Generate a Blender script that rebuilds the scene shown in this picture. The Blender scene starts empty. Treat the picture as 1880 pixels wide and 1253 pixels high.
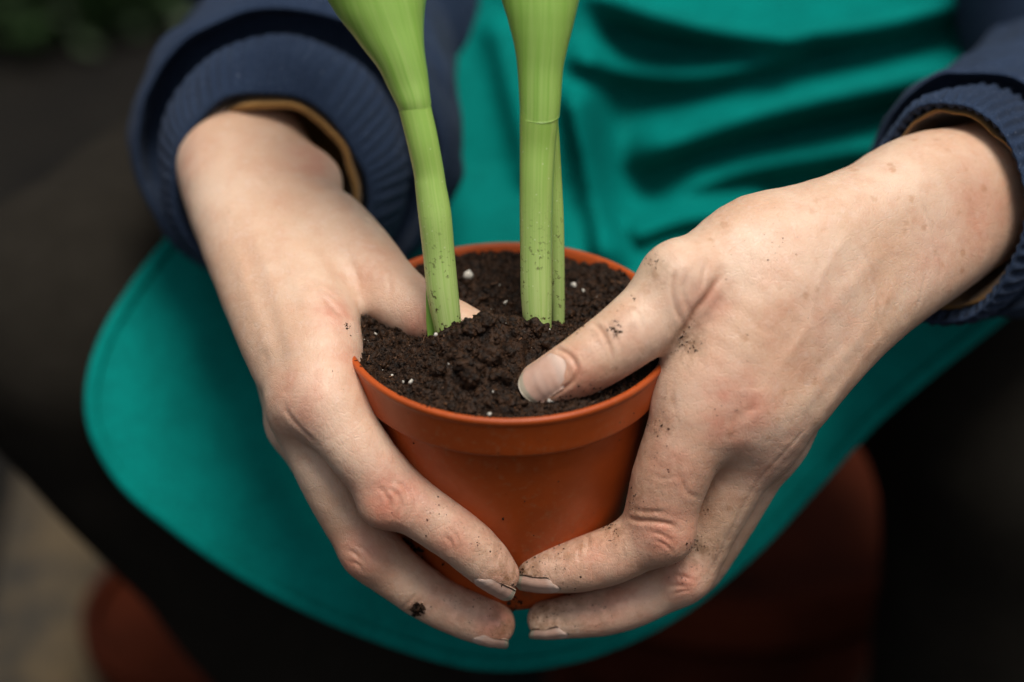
import bpy, bmesh, math, random
import numpy as np
from mathutils import Vector

random.seed(7)
RNG = np.random.default_rng(7)
SC = bpy.context.scene
COL = SC.collection

# ------------------------------------------------------------------ camera
PITCH = math.radians(33.0)
DIST = 0.585                      # lens to the centre of the pot mouth, m
RIM = np.array([0.0, 0.0, 0.56])  # centre of the pot mouth
FOCAL = 60.0
KW = 36.0 / FOCAL                 # picture width per metre of depth
PW, PHH = 1880.0, 1253.0
RT = np.array([1.0, 0, 0])
FWD = np.array([0, math.cos(PITCH), -math.sin(PITCH)])
UP = np.array([0, math.sin(PITCH), math.cos(PITCH)])
_ox = (935 - 940) / PW * KW * DIST
_oy = (626.5 - 596) / PW * KW * DIST
CAM = RIM - DIST * FWD - _ox * RT - _oy * UP

cam_data = bpy.data.cameras.new("camera")
cam_data.lens = FOCAL
cam_data.sensor_width = 36.0
cam_data.clip_start = 0.02
cam_data.clip_end = 500
cam_data.dof.use_dof = True
cam_data.dof.focus_distance = DIST - 0.012
cam_data.dof.aperture_fstop = 3.3
cam = bpy.data.objects.new("camera", cam_data)
COL.objects.link(cam)
cam.location = CAM
cam.rotation_euler = (math.pi / 2 - PITCH, 0, 0)
SC.camera = cam

# ------------------------------------------------------------------ light
SUN_DIR = np.array([0.12, -0.18, 0.95]); SUN_DIR /= np.linalg.norm(SUN_DIR)
el = math.asin(SUN_DIR[2]); az = math.atan2(SUN_DIR[0], SUN_DIR[1])
world = bpy.data.worlds.new("World"); SC.world = world; world.use_nodes = True
wn = world.node_tree.nodes; wl = world.node_tree.links
for n in list(wn): wn.remove(n)
wout = wn.new("ShaderNodeOutputWorld"); wbg = wn.new("ShaderNodeBackground")
sky = wn.new("ShaderNodeTexSky"); sky.sky_type = 'NISHITA'; sky.sun_disc = False
sky.sun_elevation = el; sky.sun_rotation = az; sky.dust_density = 6.0; sky.air_density = 1.0; sky.ozone_density = 0.6
wbg.inputs[1].default_value = 0.042
whs = wn.new('ShaderNodeHueSaturation'); whs.inputs['Saturation'].default_value = 0.35   # overcast: a grey sky
wl.new(sky.outputs[0], whs.inputs['Color']); wl.new(whs.outputs[0], wbg.inputs[0]); wl.new(wbg.outputs[0], wout.inputs[0])
sun_data = bpy.data.lights.new("sun", 'SUN'); sun_data.energy = 1.5; sun_data.angle = math.radians(24)
sun_data.color = (1.0, 0.94, 0.84)
sun = bpy.data.objects.new("sun", sun_data); COL.objects.link(sun)
sun.rotation_euler = Vector(SUN_DIR).to_track_quat('Z', 'Y').to_euler()
sun.location = (0.5, -0.5, 2.5)
SC.view_settings.view_transform = 'Standard'
SC.view_settings.look = 'None'
SC.view_settings.exposure = 1.03
SC.view_settings.gamma = 1.0
SC.view_settings.use_curve_mapping = False
SC.render.engine = 'CYCLES'
SC.cycles.use_denoising = True
SC.cycles.max_bounces = 8

# ------------------------------------------------------------------ geometry helpers
# "view frame": millimetres from the pot mouth; x right, y up in the picture, t towards the lens
def pt(px, py, t):
    """point seen at photo pixel (px, py), t mm nearer than the pot mouth, in view-frame mm"""
    dep = DIST - np.asarray(t, float) / 1000
    x = (np.asarray(px, float) - 940) / PW * KW * dep - _ox * 1.0 + 0.0
    y = (626.5 - np.asarray(py, float)) / PW * KW * dep - _oy
    return np.stack([x * 1000, y * 1000, np.broadcast_to(np.asarray(t, float), np.shape(x))], -1)

def px2mm(rpx, t):
    return rpx / PW * KW * (DIST - t / 1000) * 1000

def to_px(P):
    dep = DIST - P[..., 2] / 1000
    return np.stack([940 + (P[..., 0] / 1000 + _ox) * PW / (KW * dep), 626.5 - (P[..., 1] / 1000 + _oy) * PW / (KW * dep)], -1)

def to_world(P):
    P = np.asarray(P, float) / 1000
    return RIM + P[..., 0:1] * RT + P[..., 1:2] * UP - P[..., 2:3] * FWD

def hf(x, f, h):
    """view-frame point from pot coordinates: x right, f towards the viewer (level), h below the mouth, mm"""
    x, f, h = np.broadcast_arrays(np.asarray(x, float), f, h)
    s, c = math.sin(PITCH), math.cos(PITCH)
    return np.stack([x, -c * h - s * f, -s * h + c * f], -1)

def nrm(v):
    v = np.asarray(v, float)
    return v / np.maximum(np.linalg.norm(v, axis=-1, keepdims=True), 1e-12)

def mesh_np(name, V, F):
    me = bpy.data.meshes.new(name)
    V = np.ascontiguousarray(V, np.float32)
    if isinstance(F, np.ndarray):
        k = F.shape[1]; tot = np.full(len(F), k, np.int32); flat = F.astype(np.int32).ravel()
    else:
        tot = np.array([len(f) for f in F], np.int32); flat = np.concatenate([np.asarray(f, np.int32) for f in F])
    me.vertices.add(len(V)); me.vertices.foreach_set("co", V.ravel())
    me.loops.add(len(flat)); me.loops.foreach_set("vertex_index", flat)
    me.polygons.add(len(tot))
    st = np.concatenate([[0], np.cumsum(tot)[:-1]]).astype(np.int32)
    me.polygons.foreach_set("loop_start", st)
    try: me.polygons.foreach_set("loop_total", tot)
    except Exception: pass
    me.update(calc_edges=True); me.validate()
    return me

def mk(name, Vworld, F, mat, parent=None, origin=None, smooth=True, attrs=None):
    """one mesh object; vertices in world metres; origin = own base, or the parent's"""
    if origin is None:
        origin = np.array(parent["_o"]) if parent is not None else np.zeros(3)
    me = mesh_np(name, np.asarray(Vworld) - origin, F)
    if smooth: me.polygons.foreach_set("use_smooth", np.ones(len(me.polygons), bool))
    for k, a in (attrs or {}).items():
        at = me.attributes.new(k, 'FLOAT', 'POINT'); at.data.foreach_set("value", np.asarray(a, np.float32))
    mats = mat if isinstance(mat, (list, tuple)) else [mat]
    for m in mats: me.materials.append(m)
    o = bpy.data.objects.new(name, me); COL.objects.link(o)
    o["_o"] = [float(v) for v in origin]
    if parent is None: o.location = origin
    else:
        o.parent = parent
        o.location = origin - np.array(parent["_o"])
    return o

def tag(o, label=None, cat=None, group=None, kind=None):
    if label: o["label"] = label
    if cat: o["category"] = cat
    if group: o["group"] = group
    if kind: o["kind"] = kind
    return o

def catmull(P, n, closed=False):
    P = np.asarray(P, float); N = len(P); out = []
    segs = N if closed else N - 1
    for i in range(segs):
        if closed: p0, p1, p2, p3 = P[(i - 1) % N], P[i], P[(i + 1) % N], P[(i + 2) % N]
        else: p0, p1, p2, p3 = P[max(i - 1, 0)], P[i], P[i + 1], P[min(i + 2, N - 1)]
        for k in range(n):
            u = k / n
            out.append(0.5 * ((2 * p1) + (-p0 + p2) * u + (2 * p0 - 5 * p1 + 4 * p2 - p3) * u * u + (-p0 + 3 * p1 - 3 * p2 + p3) * u ** 3))
    if not closed: out.append(P[-1])
    return np.array(out)

def grid_faces(nu, nv, closed_v=False):
    """rows nu, columns nv"""
    i, j = np.meshgrid(np.arange(nu - 1), np.arange(nv if closed_v else nv - 1), indexing='ij')
    j2 = (j + 1) % nv
    return np.stack([i * nv + j, i * nv + j2, (i + 1) * nv + j2, (i + 1) * nv + j], -1).reshape(-1, 4)

def vnoise(P, scale, seed=0):
    """smooth value noise, P (N,3), returns about -1..1"""
    Q = P * scale; I = np.floor(Q).astype(np.int64); f = Q - I; f = f * f * (3 - 2 * f)
    def hsh(a, b, c):
        h = (a * 374761393 + b * 668265263 + c * 2147483647 + seed * 974634777) & 0xFFFFFFFF
        h = ((h ^ (h >> 13)) * 1274126177) & 0xFFFFFFFF
        return ((h ^ (h >> 16)) & 0xFFFF) / 32767.5 - 1
    r = 0
    for a in (0, 1):
        for b in (0, 1):
            for c in (0, 1):
                w = (f[:, 0] if a else 1 - f[:, 0]) * (f[:, 1] if b else 1 - f[:, 1]) * (f[:, 2] if c else 1 - f[:, 2])
                r = r + w * hsh(I[:, 0] + a, I[:, 1] + b, I[:, 2] + c)
    return r

# ------------------------------------------------------------------ implicit surfaces
def smin(a, b, k):
    h = np.maximum(k - np.abs(a - b), 0) / k
    return np.minimum(a, b) - h * h * k * 0.25

class Chain:
    """tube through control points (px, py, t, radius px), optionally resampled smoothly"""
    def __init__(self, pts, n=4, mm=False):
        A = np.asarray(pts, float)
        if mm: C = A
        else:
            C = np.concatenate([pt(A[:, 0], A[:, 1], A[:, 2]), px2mm(A[:, 3], A[:, 2])[:, None]], 1)
        self.ctrl = C
        self.C = catmull(C, n) if len(C) > 1 else np.concatenate([C, C + [[0.01, 0, 0, 0]]])
        r = self.C[:, 3].max()
        self.lo = self.C[:, :3].min(0) - r - 16; self.hi = self.C[:, :3].max(0) + r + 16
    def __call__(self, P):
        out = np.full(len(P), 30.0)
        m = np.all((P > self.lo) & (P < self.hi), 1)
        Q = P[m]
        if len(Q) == 0: return out
        d = np.full(len(Q), 1e3)
        for a, b in zip(self.C[:-1], self.C[1:]):
            ba = b[:3] - a[:3]; l2 = max(ba @ ba, 1e-9)
            pa = Q - a[:3]
            h = np.clip(pa @ ba / l2, 0, 1)
            e = pa - h[:, None] * ba
            d = np.minimum(d, np.sqrt(np.einsum('ij,ij->i', e, e)) - (a[3] + (b[3] - a[3]) * h))
        out[m] = d
        return out

def surface_nets(fn, lo, hi, h):
    lo = np.asarray(lo, float); B = 4
    n = (np.ceil((np.asarray(hi) - lo) / h / B).astype(int)) * B
    nb = n // B
    ci = np.stack(np.meshgrid(*[np.arange(k) for k in nb], indexing='ij'), -1).reshape(-1, 3)
    cen = lo + (ci * B + (B - 1) / 2) * h
    dc = fn(cen)
    act = np.abs(dc) < h * B * 0.9 + 3.0
    F = np.repeat(np.repeat(np.repeat(dc.reshape(nb), B, 0), B, 1), B, 2).astype(np.float32)
    off = np.stack(np.meshgrid(*[np.arange(B)] * 3, indexing='ij'), -1).reshape(-1, 3)
    idx = (ci[act][:, None, :] * B + off[None]).reshape(-1, 3)
    vals = np.concatenate([fn(lo + c * h) for c in np.array_split(idx, max(1, len(idx) // 400000))])
    F[idx[:, 0], idx[:, 1], idx[:, 2]] = vals
    S = F < 0
    nx, ny, nz = F.shape
    cnt = np.zeros((nx - 1, ny - 1, nz - 1), np.int8)
    for a in (0, 1):
        for b in (0, 1):
            for c in (0, 1):
                cnt += S[a:nx - 1 + a, b:ny - 1 + b, c:nz - 1 + c]
    cell = (cnt > 0) & (cnt < 8)
    C = np.argwhere(cell)
    vid = np.full(cell.shape, -1, np.int64); vid[C[:, 0], C[:, 1], C[:, 2]] = np.arange(len(C))
    acc = np.zeros((len(C), 3)); num = np.zeros(len(C))
    corners = [(a, b, c) for a in (0, 1) for b in (0, 1) for c in (0, 1)]
    for i, p in enumerate(corners):
        for q in corners[i + 1:]:
            if sum(abs(p[k] - q[k]) for k in range(3)) != 1: continue
            v0 = F[C[:, 0] + p[0], C[:, 1] + p[1], C[:, 2] + p[2]].astype(float)
            v1 = F[C[:, 0] + q[0], C[:, 1] + q[1], C[:, 2] + q[2]].astype(float)
            m = (v0 < 0) != (v1 < 0)
            t = np.where(m, v0 / np.where(m, v0 - v1, 1), 0)
            P = np.array(p)[None] + t[:, None] * (np.array(q) - np.array(p))[None]
            acc[m] += P[m]; num[m] += 1
    V = lo + (C + acc / num[:, None]) * h
    faces = []
    for ax in range(3):
        s0 = [slice(None)] * 3; s1 = [slice(None)] * 3
        s0[ax] = slice(0, -1); s1[ax] = slice(1, None)
        A, Bq = S[tuple(s0)], S[tuple(s1)]
        E = np.argwhere(A != Bq)
        o1, o2 = [k for k in range(3) if k != ax]
        E = E[(E[:, o1] > 0) & (E[:, o2] > 0) & (E[:, o1] < F.shape[o1] - 1) & (E[:, o2] < F.shape[o2] - 1)]
        q = []
        for d1, d2 in ((1, 1), (0, 1), (0, 0), (1, 0)):
            e = E.copy(); e[:, o1] -= d1; e[:, o2] -= d2
            q.append(vid[e[:, 0], e[:, 1], e[:, 2]])
        q = np.stack(q, 1)
        flip = A[E[:, 0], E[:, 1], E[:, 2]]
        if ax == 1: flip = ~flip
        q[~flip] = q[~flip][:, ::-1]
        faces.append(q)
    Fc = np.concatenate(faces); Fc = Fc[(Fc >= 0).all(1)]
    return V, Fc

def grad(fn, P, e=0.25):
    g = np.stack([fn(P + d) - fn(P - d) for d in np.eye(3) * e], 1)
    return nrm(g)

def trace(fn, px, py, t0=90.0, t1=-120.0):
    """first point of the surface along the lens ray through a pixel (view-frame mm) or None rows as nan"""
    px = np.atleast_1d(np.asarray(px, float)); py = np.atleast_1d(np.asarray(py, float))
    t = np.full(len(px), t0); 
    for _ in range(34):
        d = fn(pt(px, py, t))
        t = t - np.clip(d * 0.85, -2, 12)
    P = pt(px, py, t)
    bad = (np.abs(fn(P)) > 0.4) | (t < t1)
    P[bad] = np.nan
    return P

def dist_poly(P, L):
    """distance from points to a polyline"""
    d = np.full(len(P), 1e3)
    if len(L) == 1: return np.linalg.norm(P - L[0], axis=1)
    for a, b in zip(L[:-1], L[1:]):
        ba = b - a; pa = P - a
        h = np.clip(pa @ ba / max(ba @ ba, 1e-9), 0, 1)
        d = np.minimum(d, np.linalg.norm(pa - h[:, None] * ba, axis=1))
    return d

# ------------------------------------------------------------------ materials
class NT:
    def __init__(self, name):
        self.m = bpy.data.materials.new(name); self.m.use_nodes = True
        self.n = self.m.node_tree.nodes; self.l = self.m.node_tree.links
        self.b = self.n["Principled BSDF"]; self.out = self.n["Material Output"]
        self.tc = self.n.new("ShaderNodeTexCoord").outputs["Object"]
    def link(self, a, b): self.l.new(a, b)
    def val(self, x, sock):
        if hasattr(x, "is_linked") or hasattr(x, "links"): self.l.new(x, sock)
        else:
            if sock.type == 'RGBA' and len(x) == 3: x = (*x, 1)
            sock.default_value = x
    def noise(self, scale, detail=3, rough=0.55, vec=None, dist=0.0):
        t = self.n.new("ShaderNodeTexNoise"); t.inputs["Scale"].default_value = scale
        t.inputs["Detail"].default_value = detail; t.inputs["Roughness"].default_value = rough
        t.inputs["Distortion"].default_value = dist
        self.l.new(vec or self.tc, t.inputs["Vector"]); return t.outputs["Fac"]
    def voro(self, scale, feature='F1', vec=None, rnd=1.0):
        t = self.n.new("ShaderNodeTexVoronoi"); t.feature = feature; t.inputs["Scale"].default_value = scale
        t.inputs["Randomness"].default_value = rnd
        self.l.new(vec or self.tc, t.inputs["Vector"]); return t.outputs["Distance"]
    def ramp(self, fac, lo, hi, a=0.0, b=1.0, smooth=True):
        t = self.n.new("ShaderNodeMapRange"); t.interpolation_type = 'SMOOTHSTEP' if smooth else 'LINEAR'
        self.l.new(fac, t.inputs[0])
        for i, v in zip((1, 2, 3, 4), (lo, hi, a, b)): t.inputs[i].default_value = v
        return t.outputs[0]
    def math(self, op, a, b=0.0):
        t = self.n.new("ShaderNodeMath"); t.operation = op
        self.val(a, t.inputs[0]); self.val(b, t.inputs[1]); return t.outputs[0]
    def mix(self, fac, a, b, mode='MIX'):
        t = self.n.new("ShaderNodeMix"); t.data_type = 'RGBA'; t.blend_type = mode
        self.val(fac, t.inputs[0]); self.val(a, t.inputs[6]); self.val(b, t.inputs[7]); return t.outputs[2]
    def attr(self, name):
        t = self.n.new("ShaderNodeAttribute"); t.attribute_name = name; return t.outputs["Fac"]
    def comb(self, x, y, z):
        t = self.n.new("ShaderNodeCombineXYZ")
        for s, v in zip(t.inputs, (x, y, z)): self.val(v, s)
        return t.outputs[0]
    def mapping(self, scale, rot=(0, 0, 0), vec=None):
        t = self.n.new("ShaderNodeMapping"); t.inputs["Scale"].default_value = scale; t.inputs["Rotation"].default_value = rot
        self.l.new(vec or self.tc, t.inputs["Vector"]); return t.outputs[0]
    def bump(self, h, strength, dist, prev=None):
        t = self.n.new("ShaderNodeBump"); t.inputs["Strength"].default_value = strength; t.inputs["Distance"].default_value = dist
        self.l.new(h, t.inputs["Height"])
        if prev is not None: self.l.new(prev, t.inputs["Normal"])
        return t.outputs[0]
    def fin(self, color=None, rough=None, normal=None, **kw):
        if color is not None: self.val(color, self.b.inputs["Base Color"])
        if rough is not None: self.val(rough, self.b.inputs["Roughness"])
        if normal is not None: self.l.new(normal, self.b.inputs["Normal"])
        for k, v in kw.items(): self.val(v, self.b.inputs[k.replace("_", " ")])
        return self.m

def mat_skin():
    t = NT("skin")
    big = t.noise(28, 3); mid = t.noise(120, 4, 0.6); fine = t.noise(700, 3)
    c = t.mix(t.ramp(big, 0.35, 0.65), (0.70, 0.505, 0.375), (0.62, 0.400, 0.272))
    c = t.mix(t.ramp(mid, 0.42, 0.70, 0, 0.42), c, (0.58, 0.325, 0.212))
    c = t.mix(t.ramp(t.noise(260, 4, 0.65), 0.52, 0.72, 0, 0.35), c, (0.74, 0.57, 0.47))
    c = t.mix(t.ramp(fine, 0.4, 0.7, 0, 0.22), c, (0.72, 0.54, 0.42))
    c = t.mix(t.math('MULTIPLY', t.attr("red"), t.ramp(mid, 0.25, 0.65, 0.55, 1.0)), c, (0.54, 0.175, 0.115))
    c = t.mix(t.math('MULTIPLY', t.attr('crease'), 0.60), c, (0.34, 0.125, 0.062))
    # freckles
    wv_ = t.n.new('ShaderNodeVectorMath'); wv_.operation = 'ADD'; t.link(t.tc, wv_.inputs[0]); t.link(t.comb(t.math('MULTIPLY', fine, 0.0035), t.math('MULTIPLY', t.noise(500, 3), 0.0035), 0.0), wv_.inputs[1])
    fr = t.math('MULTIPLY', t.ramp(t.voro(170, 'F1', wv_.outputs[0]), 0.10, 0.34, 1, 0), t.ramp(t.noise(45, 2), 0.5, 0.62))
    c = t.mix(t.math('MULTIPLY', t.math('MULTIPLY', fr, t.attr("freckle")), 0.42), c, (0.40, 0.19, 0.09))
    # earth ground into the skin
    dirt = t.attr("dirt")
    stain = t.math('MULTIPLY', dirt, t.ramp(t.noise(260, 4, 0.65), 0.38, 0.64, 0.25, 0.95))
    c = t.mix(stain, c, (0.20, 0.095, 0.038))
    spk = t.math('MULTIPLY', t.ramp(t.noise(950, 3, 0.7), 0.60, 0.66), t.ramp(t.noise(170, 2), 0.47, 0.60))
    c = t.mix(t.math('MULTIPLY', spk, t.math('MINIMUM', t.math('MULTIPLY', dirt, 1.6), 0.92)), c, (0.035, 0.018, 0.010))
    # fine lines
    w = t.noise(60, 2); 
    vec = t.n.new("ShaderNodeVectorMath"); vec.operation = 'ADD'
    t.link(t.tc, vec.inputs[0]); t.link(t.comb(t.math('MULTIPLY', w, 0.004), t.math('MULTIPLY', w, 0.003), 0.0), vec.inputs[1])
    v1 = t.ramp(t.voro(880, 'DISTANCE_TO_EDGE', vec.outputs[0]), 0.0, 0.16)
    v2 = t.ramp(t.voro(430, 'DISTANCE_TO_EDGE', t.mapping((1.0, 1.0, 0.45), (0.3, 0.5, 0.9), vec.outputs[0])), 0.0, 0.10)
    hgt = t.math('ADD', t.math('MULTIPLY', v1, 0.55), t.math('ADD', t.math('MULTIPLY', v2, 0.6), t.math('MULTIPLY', fine, 0.6)))
    nb = t.bump(hgt, 0.34, 0.00024)
    nb = t.bump(mid, 0.10, 0.0006, nb)
    return t.fin(c, t.ramp(fine, 0.3, 0.7, 0.40, 0.56), nb, Subsurface_Weight=0.20, Subsurface_Radius=(0.0032, 0.0013, 0.0007), Subsurface_Scale=1.0, Specular_IOR_Level=0.55)

def mat_nail():
    t = NT("nail")
    u = t.attr("along")      # 0 base .. 1 free edge
    lun = t.ramp(u, 0.16, 0.30, 1, 0)
    c = t.mix(t.ramp(t.noise(200, 2), 0.3, 0.7), (0.60, 0.375, 0.29), (0.66, 0.44, 0.35))
    c = t.mix(t.math('MULTIPLY', lun, 0.55), c, (0.70, 0.55, 0.47))
    c = t.mix(t.ramp(u, 0.86, 0.90), c, (0.45, 0.39, 0.30))
    c = t.mix(t.math('MULTIPLY', t.attr("rim"), t.ramp(t.noise(700, 3), 0.3, 0.6, 0.3, 1.0)), c, (0.09, 0.05, 0.025))
    st = t.noise(1.0, 2, 0.5, t.comb(t.math('MULTIPLY', t.attr("across"), 22), t.math('MULTIPLY', u, 1.5), 0.0))
    return t.fin(c, 0.36, t.bump(st, 0.16, 0.0004), Subsurface_Weight=0.1, Subsurface_Radius=(0.002, 0.001, 0.0006), Specular_IOR_Level=0.45)

def mat_pot(name="pot_plastic", base=(0.42, 0.072, 0.011), dull=0.0):
    t = NT(name)
    n1 = t.noise(45, 4, 0.6); n2 = t.noise(420, 3, 0.6)
    c = t.mix(t.ramp(n1, 0.3, 0.7), base, tuple(v * 0.80 for v in base))
    dust = t.math('MULTIPLY', t.ramp(n2, 0.5, 0.75, 0, 0.5), t.ramp(t.noise(25, 3), 0.4, 0.65))
    c = t.mix(dust, c, (0.36, 0.14, 0.06))
    c = t.mix(t.math('MULTIPLY', t.ramp(t.noise(90, 5, 0.7, None, 1.0), 0.56, 0.70), t.ramp(t.noise(16, 2), 0.45, 0.6, 0, 0.5)), c, (0.13, 0.05, 0.02))
    spk = t.math('MULTIPLY', t.ramp(t.voro(240), 0.06, 0.12, 1, 0), t.ramp(t.noise(60, 2), 0.52, 0.6))
    c = t.mix(t.math('MULTIPLY', spk, 0.8), c, (0.05, 0.025, 0.012))
    return t.fin(c, t.ramp(n1, 0.3, 0.7, 0.33 + dull, 0.46 + dull), t.bump(n2, 0.12, 0.0003), Specular_IOR_Level=0.35)

def mat_soil(name="soil"):
    t = NT(name)
    n = t.noise(420, 4, 0.7); n2 = t.noise(1500, 2)
    c = t.mix(t.ramp(n, 0.35, 0.7), (0.0065, 0.0031, 0.0014), (0.040, 0.0170, 0.0066))
    c = t.mix(t.math('MULTIPLY', t.ramp(n2, 0.62, 0.72), t.ramp(t.noise(200, 2), 0.45, 0.6)), c, (0.13, 0.055, 0.020))
    return t.fin(c, 0.62, t.bump(n2, 0.8, 0.0006), Specular_IOR_Level=0.22)

def mat_stem(name="stem_green"):
    t = NT(name)
    a = t.attr("ang"); v = t.attr("len")
    st = t.noise(1.0, 3, 0.55, t.comb(t.math('MULTIPLY', a, 9.0), t.math('MULTIPLY', v, 0.02), 0.0))
    c = t.mix(t.ramp(v, 0.0, 85.0), (0.43, 0.54, 0.20), (0.32, 0.48, 0.11))
    c = t.mix(t.ramp(st, 0.35, 0.70, 0, 0.5), c, (0.21, 0.40, 0.055))
    c = t.mix(t.math('MULTIPLY', t.ramp(t.voro(330), 0.05, 0.13, 1, 0), 0.5), c, (0.62, 0.68, 0.40))
    dn = t.math('MULTIPLY', t.ramp(t.noise(620, 3, 0.7), 0.58, 0.63), t.math('MULTIPLY', t.ramp(t.noise(110, 2), 0.42, 0.54), t.ramp(v, 10.0, 60.0, 1, 0)))
    c = t.mix(dn, c, (0.05, 0.028, 0.012))
    return t.fin(c, 0.27, t.bump(st, 0.14, 0.0006), Subsurface_Weight=0.15, Subsurface_Radius=(0.001, 0.0025, 0.0006), Specular_IOR_Level=0.4)

def mat_leaf():
    t = NT("leaf_green")
    a = t.attr("ang"); v = t.attr("len")
    st = t.noise(1.0, 4, 0.6, t.comb(t.math('MULTIPLY', a, 12.0), t.math('MULTIPLY', v, 0.012), 0.0))
    veins = t.noise(1.0, 1, 0.5, t.comb(t.math('MULTIPLY', a, 46.0), t.math('MULTIPLY', v, 0.004), 3.0))
    c = t.mix(t.ramp(v, 50.0, 130.0), (0.32, 0.48, 0.12), (0.25, 0.44, 0.08))
    c = t.mix(t.ramp(st, 0.38, 0.68, 0, 0.6), c, (0.15, 0.34, 0.03))
    c = t.mix(t.math('MULTIPLY', t.ramp(t.math('ABSOLUTE', a), 0.93, 0.99), 0.7), c, (0.48, 0.56, 0.24))
    return t.fin(c, 0.32, t.bump(t.math('ADD', st, t.math('MULTIPLY', veins, 0.7)), 0.25, 0.0007), Subsurface_Weight=0.12, Subsurface_Radius=(0.001, 0.0025, 0.0006), Specular_IOR_Level=0.4)

def mat_cloth(name, c1, c2, rough=0.85, weave=1500, sheen=0.2, bump=0.5):
    t = NT(name)
    n = t.noise(60, 4, 0.6); f = t.noise(weave, 2, 0.6)
    c = t.mix(t.ramp(n, 0.3, 0.7), c1, c2)
    c = t.mix(t.ramp(f, 0.45, 0.7, 0, 0.5), c, tuple(min(1, v * 1.7) for v in c1))
    return t.fin(c, rough, t.bump(f, bump, 0.0006), Sheen_Weight=sheen, Sheen_Roughness=0.5, Specular_IOR_Level=0.05)

def mat_knit():
    t = NT("navy_knit")
    a = t.attr("ang"); v = t.attr("len")
    wv = t.noise(1100, 3, 0.65); n = t.noise(50, 3)
    c = t.mix(t.ramp(n, 0.3, 0.7), (0.0150, 0.0265, 0.056), (0.0200, 0.034, 0.068))
    c = t.mix(t.ramp(wv, 0.45, 0.72, 0, 0.55), c, (0.046, 0.072, 0.130))
    lint = t.ramp(t.noise(500, 2, 0.7), 0.66, 0.72)
    c = t.mix(t.math('MULTIPLY', lint, 0.5), c, (0.16, 0.19, 0.26))
    return t.fin(c, 0.92, t.bump(wv, 0.8, 0.0008), Sheen_Weight=0.03, Sheen_Roughness=0.5, Specular_IOR_Level=0.10)

M_SKIN = mat_skin(); M_NAIL = mat_nail(); M_POT = mat_pot(); M_SOIL = mat_soil(); M_STEM = mat_stem(); M_LEAF = mat_leaf()
M_APRON = mat_cloth("teal_apron_cloth", (0.0, 0.156, 0.139), (0.0, 0.126, 0.112), 0.8, 900, 0.0, 0.15)
M_KNIT = mat_knit()
M_LINING = mat_cloth("ochre_lining", (0.30, 0.160, 0.050), (0.20, 0.105, 0.033), 0.9, 1200)
M_HAIR = mat_cloth("brown_hair", (0.05, 0.028, 0.015), (0.03, 0.017, 0.009), 0.5, 900)
M_TROUSER = mat_cloth("black_trouser_cloth", (0.0145, 0.0126, 0.0100), (0.0180, 0.0156, 0.0125), 0.95, 1200, 0.0)
M_TERRA = NT("shaded_terracotta"); M_TERRA = M_TERRA.fin(M_TERRA.mix(M_TERRA.ramp(M_TERRA.noise(12, 4), 0.35, 0.65), (0.088, 0.0185, 0.0075), (0.050, 0.0115, 0.0055)), 0.95, Specular_IOR_Level=0.08)  # terracotta darkened in its colour to carry the shade at floor level
M_PERL = NT("perlite"); M_PERL = M_PERL.fin((0.55, 0.52, 0.46), 0.85)
M_CRUMB = mat_soil("soil_crumb")

# ------------------------------------------------------------------ ground and background
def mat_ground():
    t = NT("shaded_earth")
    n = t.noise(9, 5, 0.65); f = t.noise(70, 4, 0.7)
    c = t.mix(t.ramp(n, 0.35, 0.7), (0.0028, 0.0022, 0.0016), (0.0060, 0.0048, 0.0032))  # earth tones set extra low, background shade is in the colour
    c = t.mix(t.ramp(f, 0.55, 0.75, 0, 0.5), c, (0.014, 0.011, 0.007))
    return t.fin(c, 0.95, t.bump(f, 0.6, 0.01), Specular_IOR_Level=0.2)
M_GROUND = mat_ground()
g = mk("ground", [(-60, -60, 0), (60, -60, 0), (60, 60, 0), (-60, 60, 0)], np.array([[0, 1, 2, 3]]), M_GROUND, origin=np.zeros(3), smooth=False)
tag(g, "dark damp earth floor behind and below the knees, its colour deepened for shade", kind="structure")

# ------------------------------------------------------------------ the person: hands
L_BACK = [
    Chain([(436, 225, -135, 84), (424, 250, -100, 92), (422, 305, -74, 94), (442, 400, -50, 88), (482, 530, -24, 80), (528, 655, -4, 74), (568, 748, 4, 62)]),
    Chain([(480, 225, -135, 82), (462, 245, -100, 90), (493, 308, -74, 90), (528, 410, -48, 86), (560, 510, -24, 84), (592, 630, 4, 74), (600, 735, 15, 66)]),
    Chain([(430, 300, -88, 80), (455, 430, -68, 74), (510, 600, -42, 66), (545, 760, -22, 58)]),
]
L_THUMB = Chain([(545, 372, -58, 58), (598, 420, -42, 76), (655, 486, -28, 80), (706, 530, -17, 66), (757, 566, -9, 57), (815, 594, -5, 53), (860, 612, -4, 46), (885, 625, -6, 36)])
L_INDEX = Chain([(596, 725, 15, 66), (640, 800, 18, 62), (685, 860, 17, 58), (727, 904, 14, 57), (785, 945, 14, 53), (843, 987, 13, 50), (890, 1030, 10, 46), (916, 1056, 7, 38)])
L_MIDDLE = Chain([(560, 775, 2, 58), (600, 870, 0, 55), (645, 955, -5, 53), (690, 1018, -9, 54), (745, 1065, -11, 49), (800, 1103, -13, 46), (865, 1132, -13, 45), (905, 1147, -13, 41)])
L_RING = Chain([(550, 790, -20, 52), (600, 880, -25, 46), (655, 970, -33, 44), (695, 1022, -38, 44), (760, 1070, -44, 38), (830, 1100, -48, 34)])
L_PINKY = Chain([(545, 770, -38, 46), (600, 860, -46, 40), (660, 945, -54, 36), (720, 1010, -62, 34), (770, 1045, -66, 30)])
L_SKIN = [L_BACK, L_THUMB, [L_INDEX, L_MIDDLE, L_RING, L_PINKY]]

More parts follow.
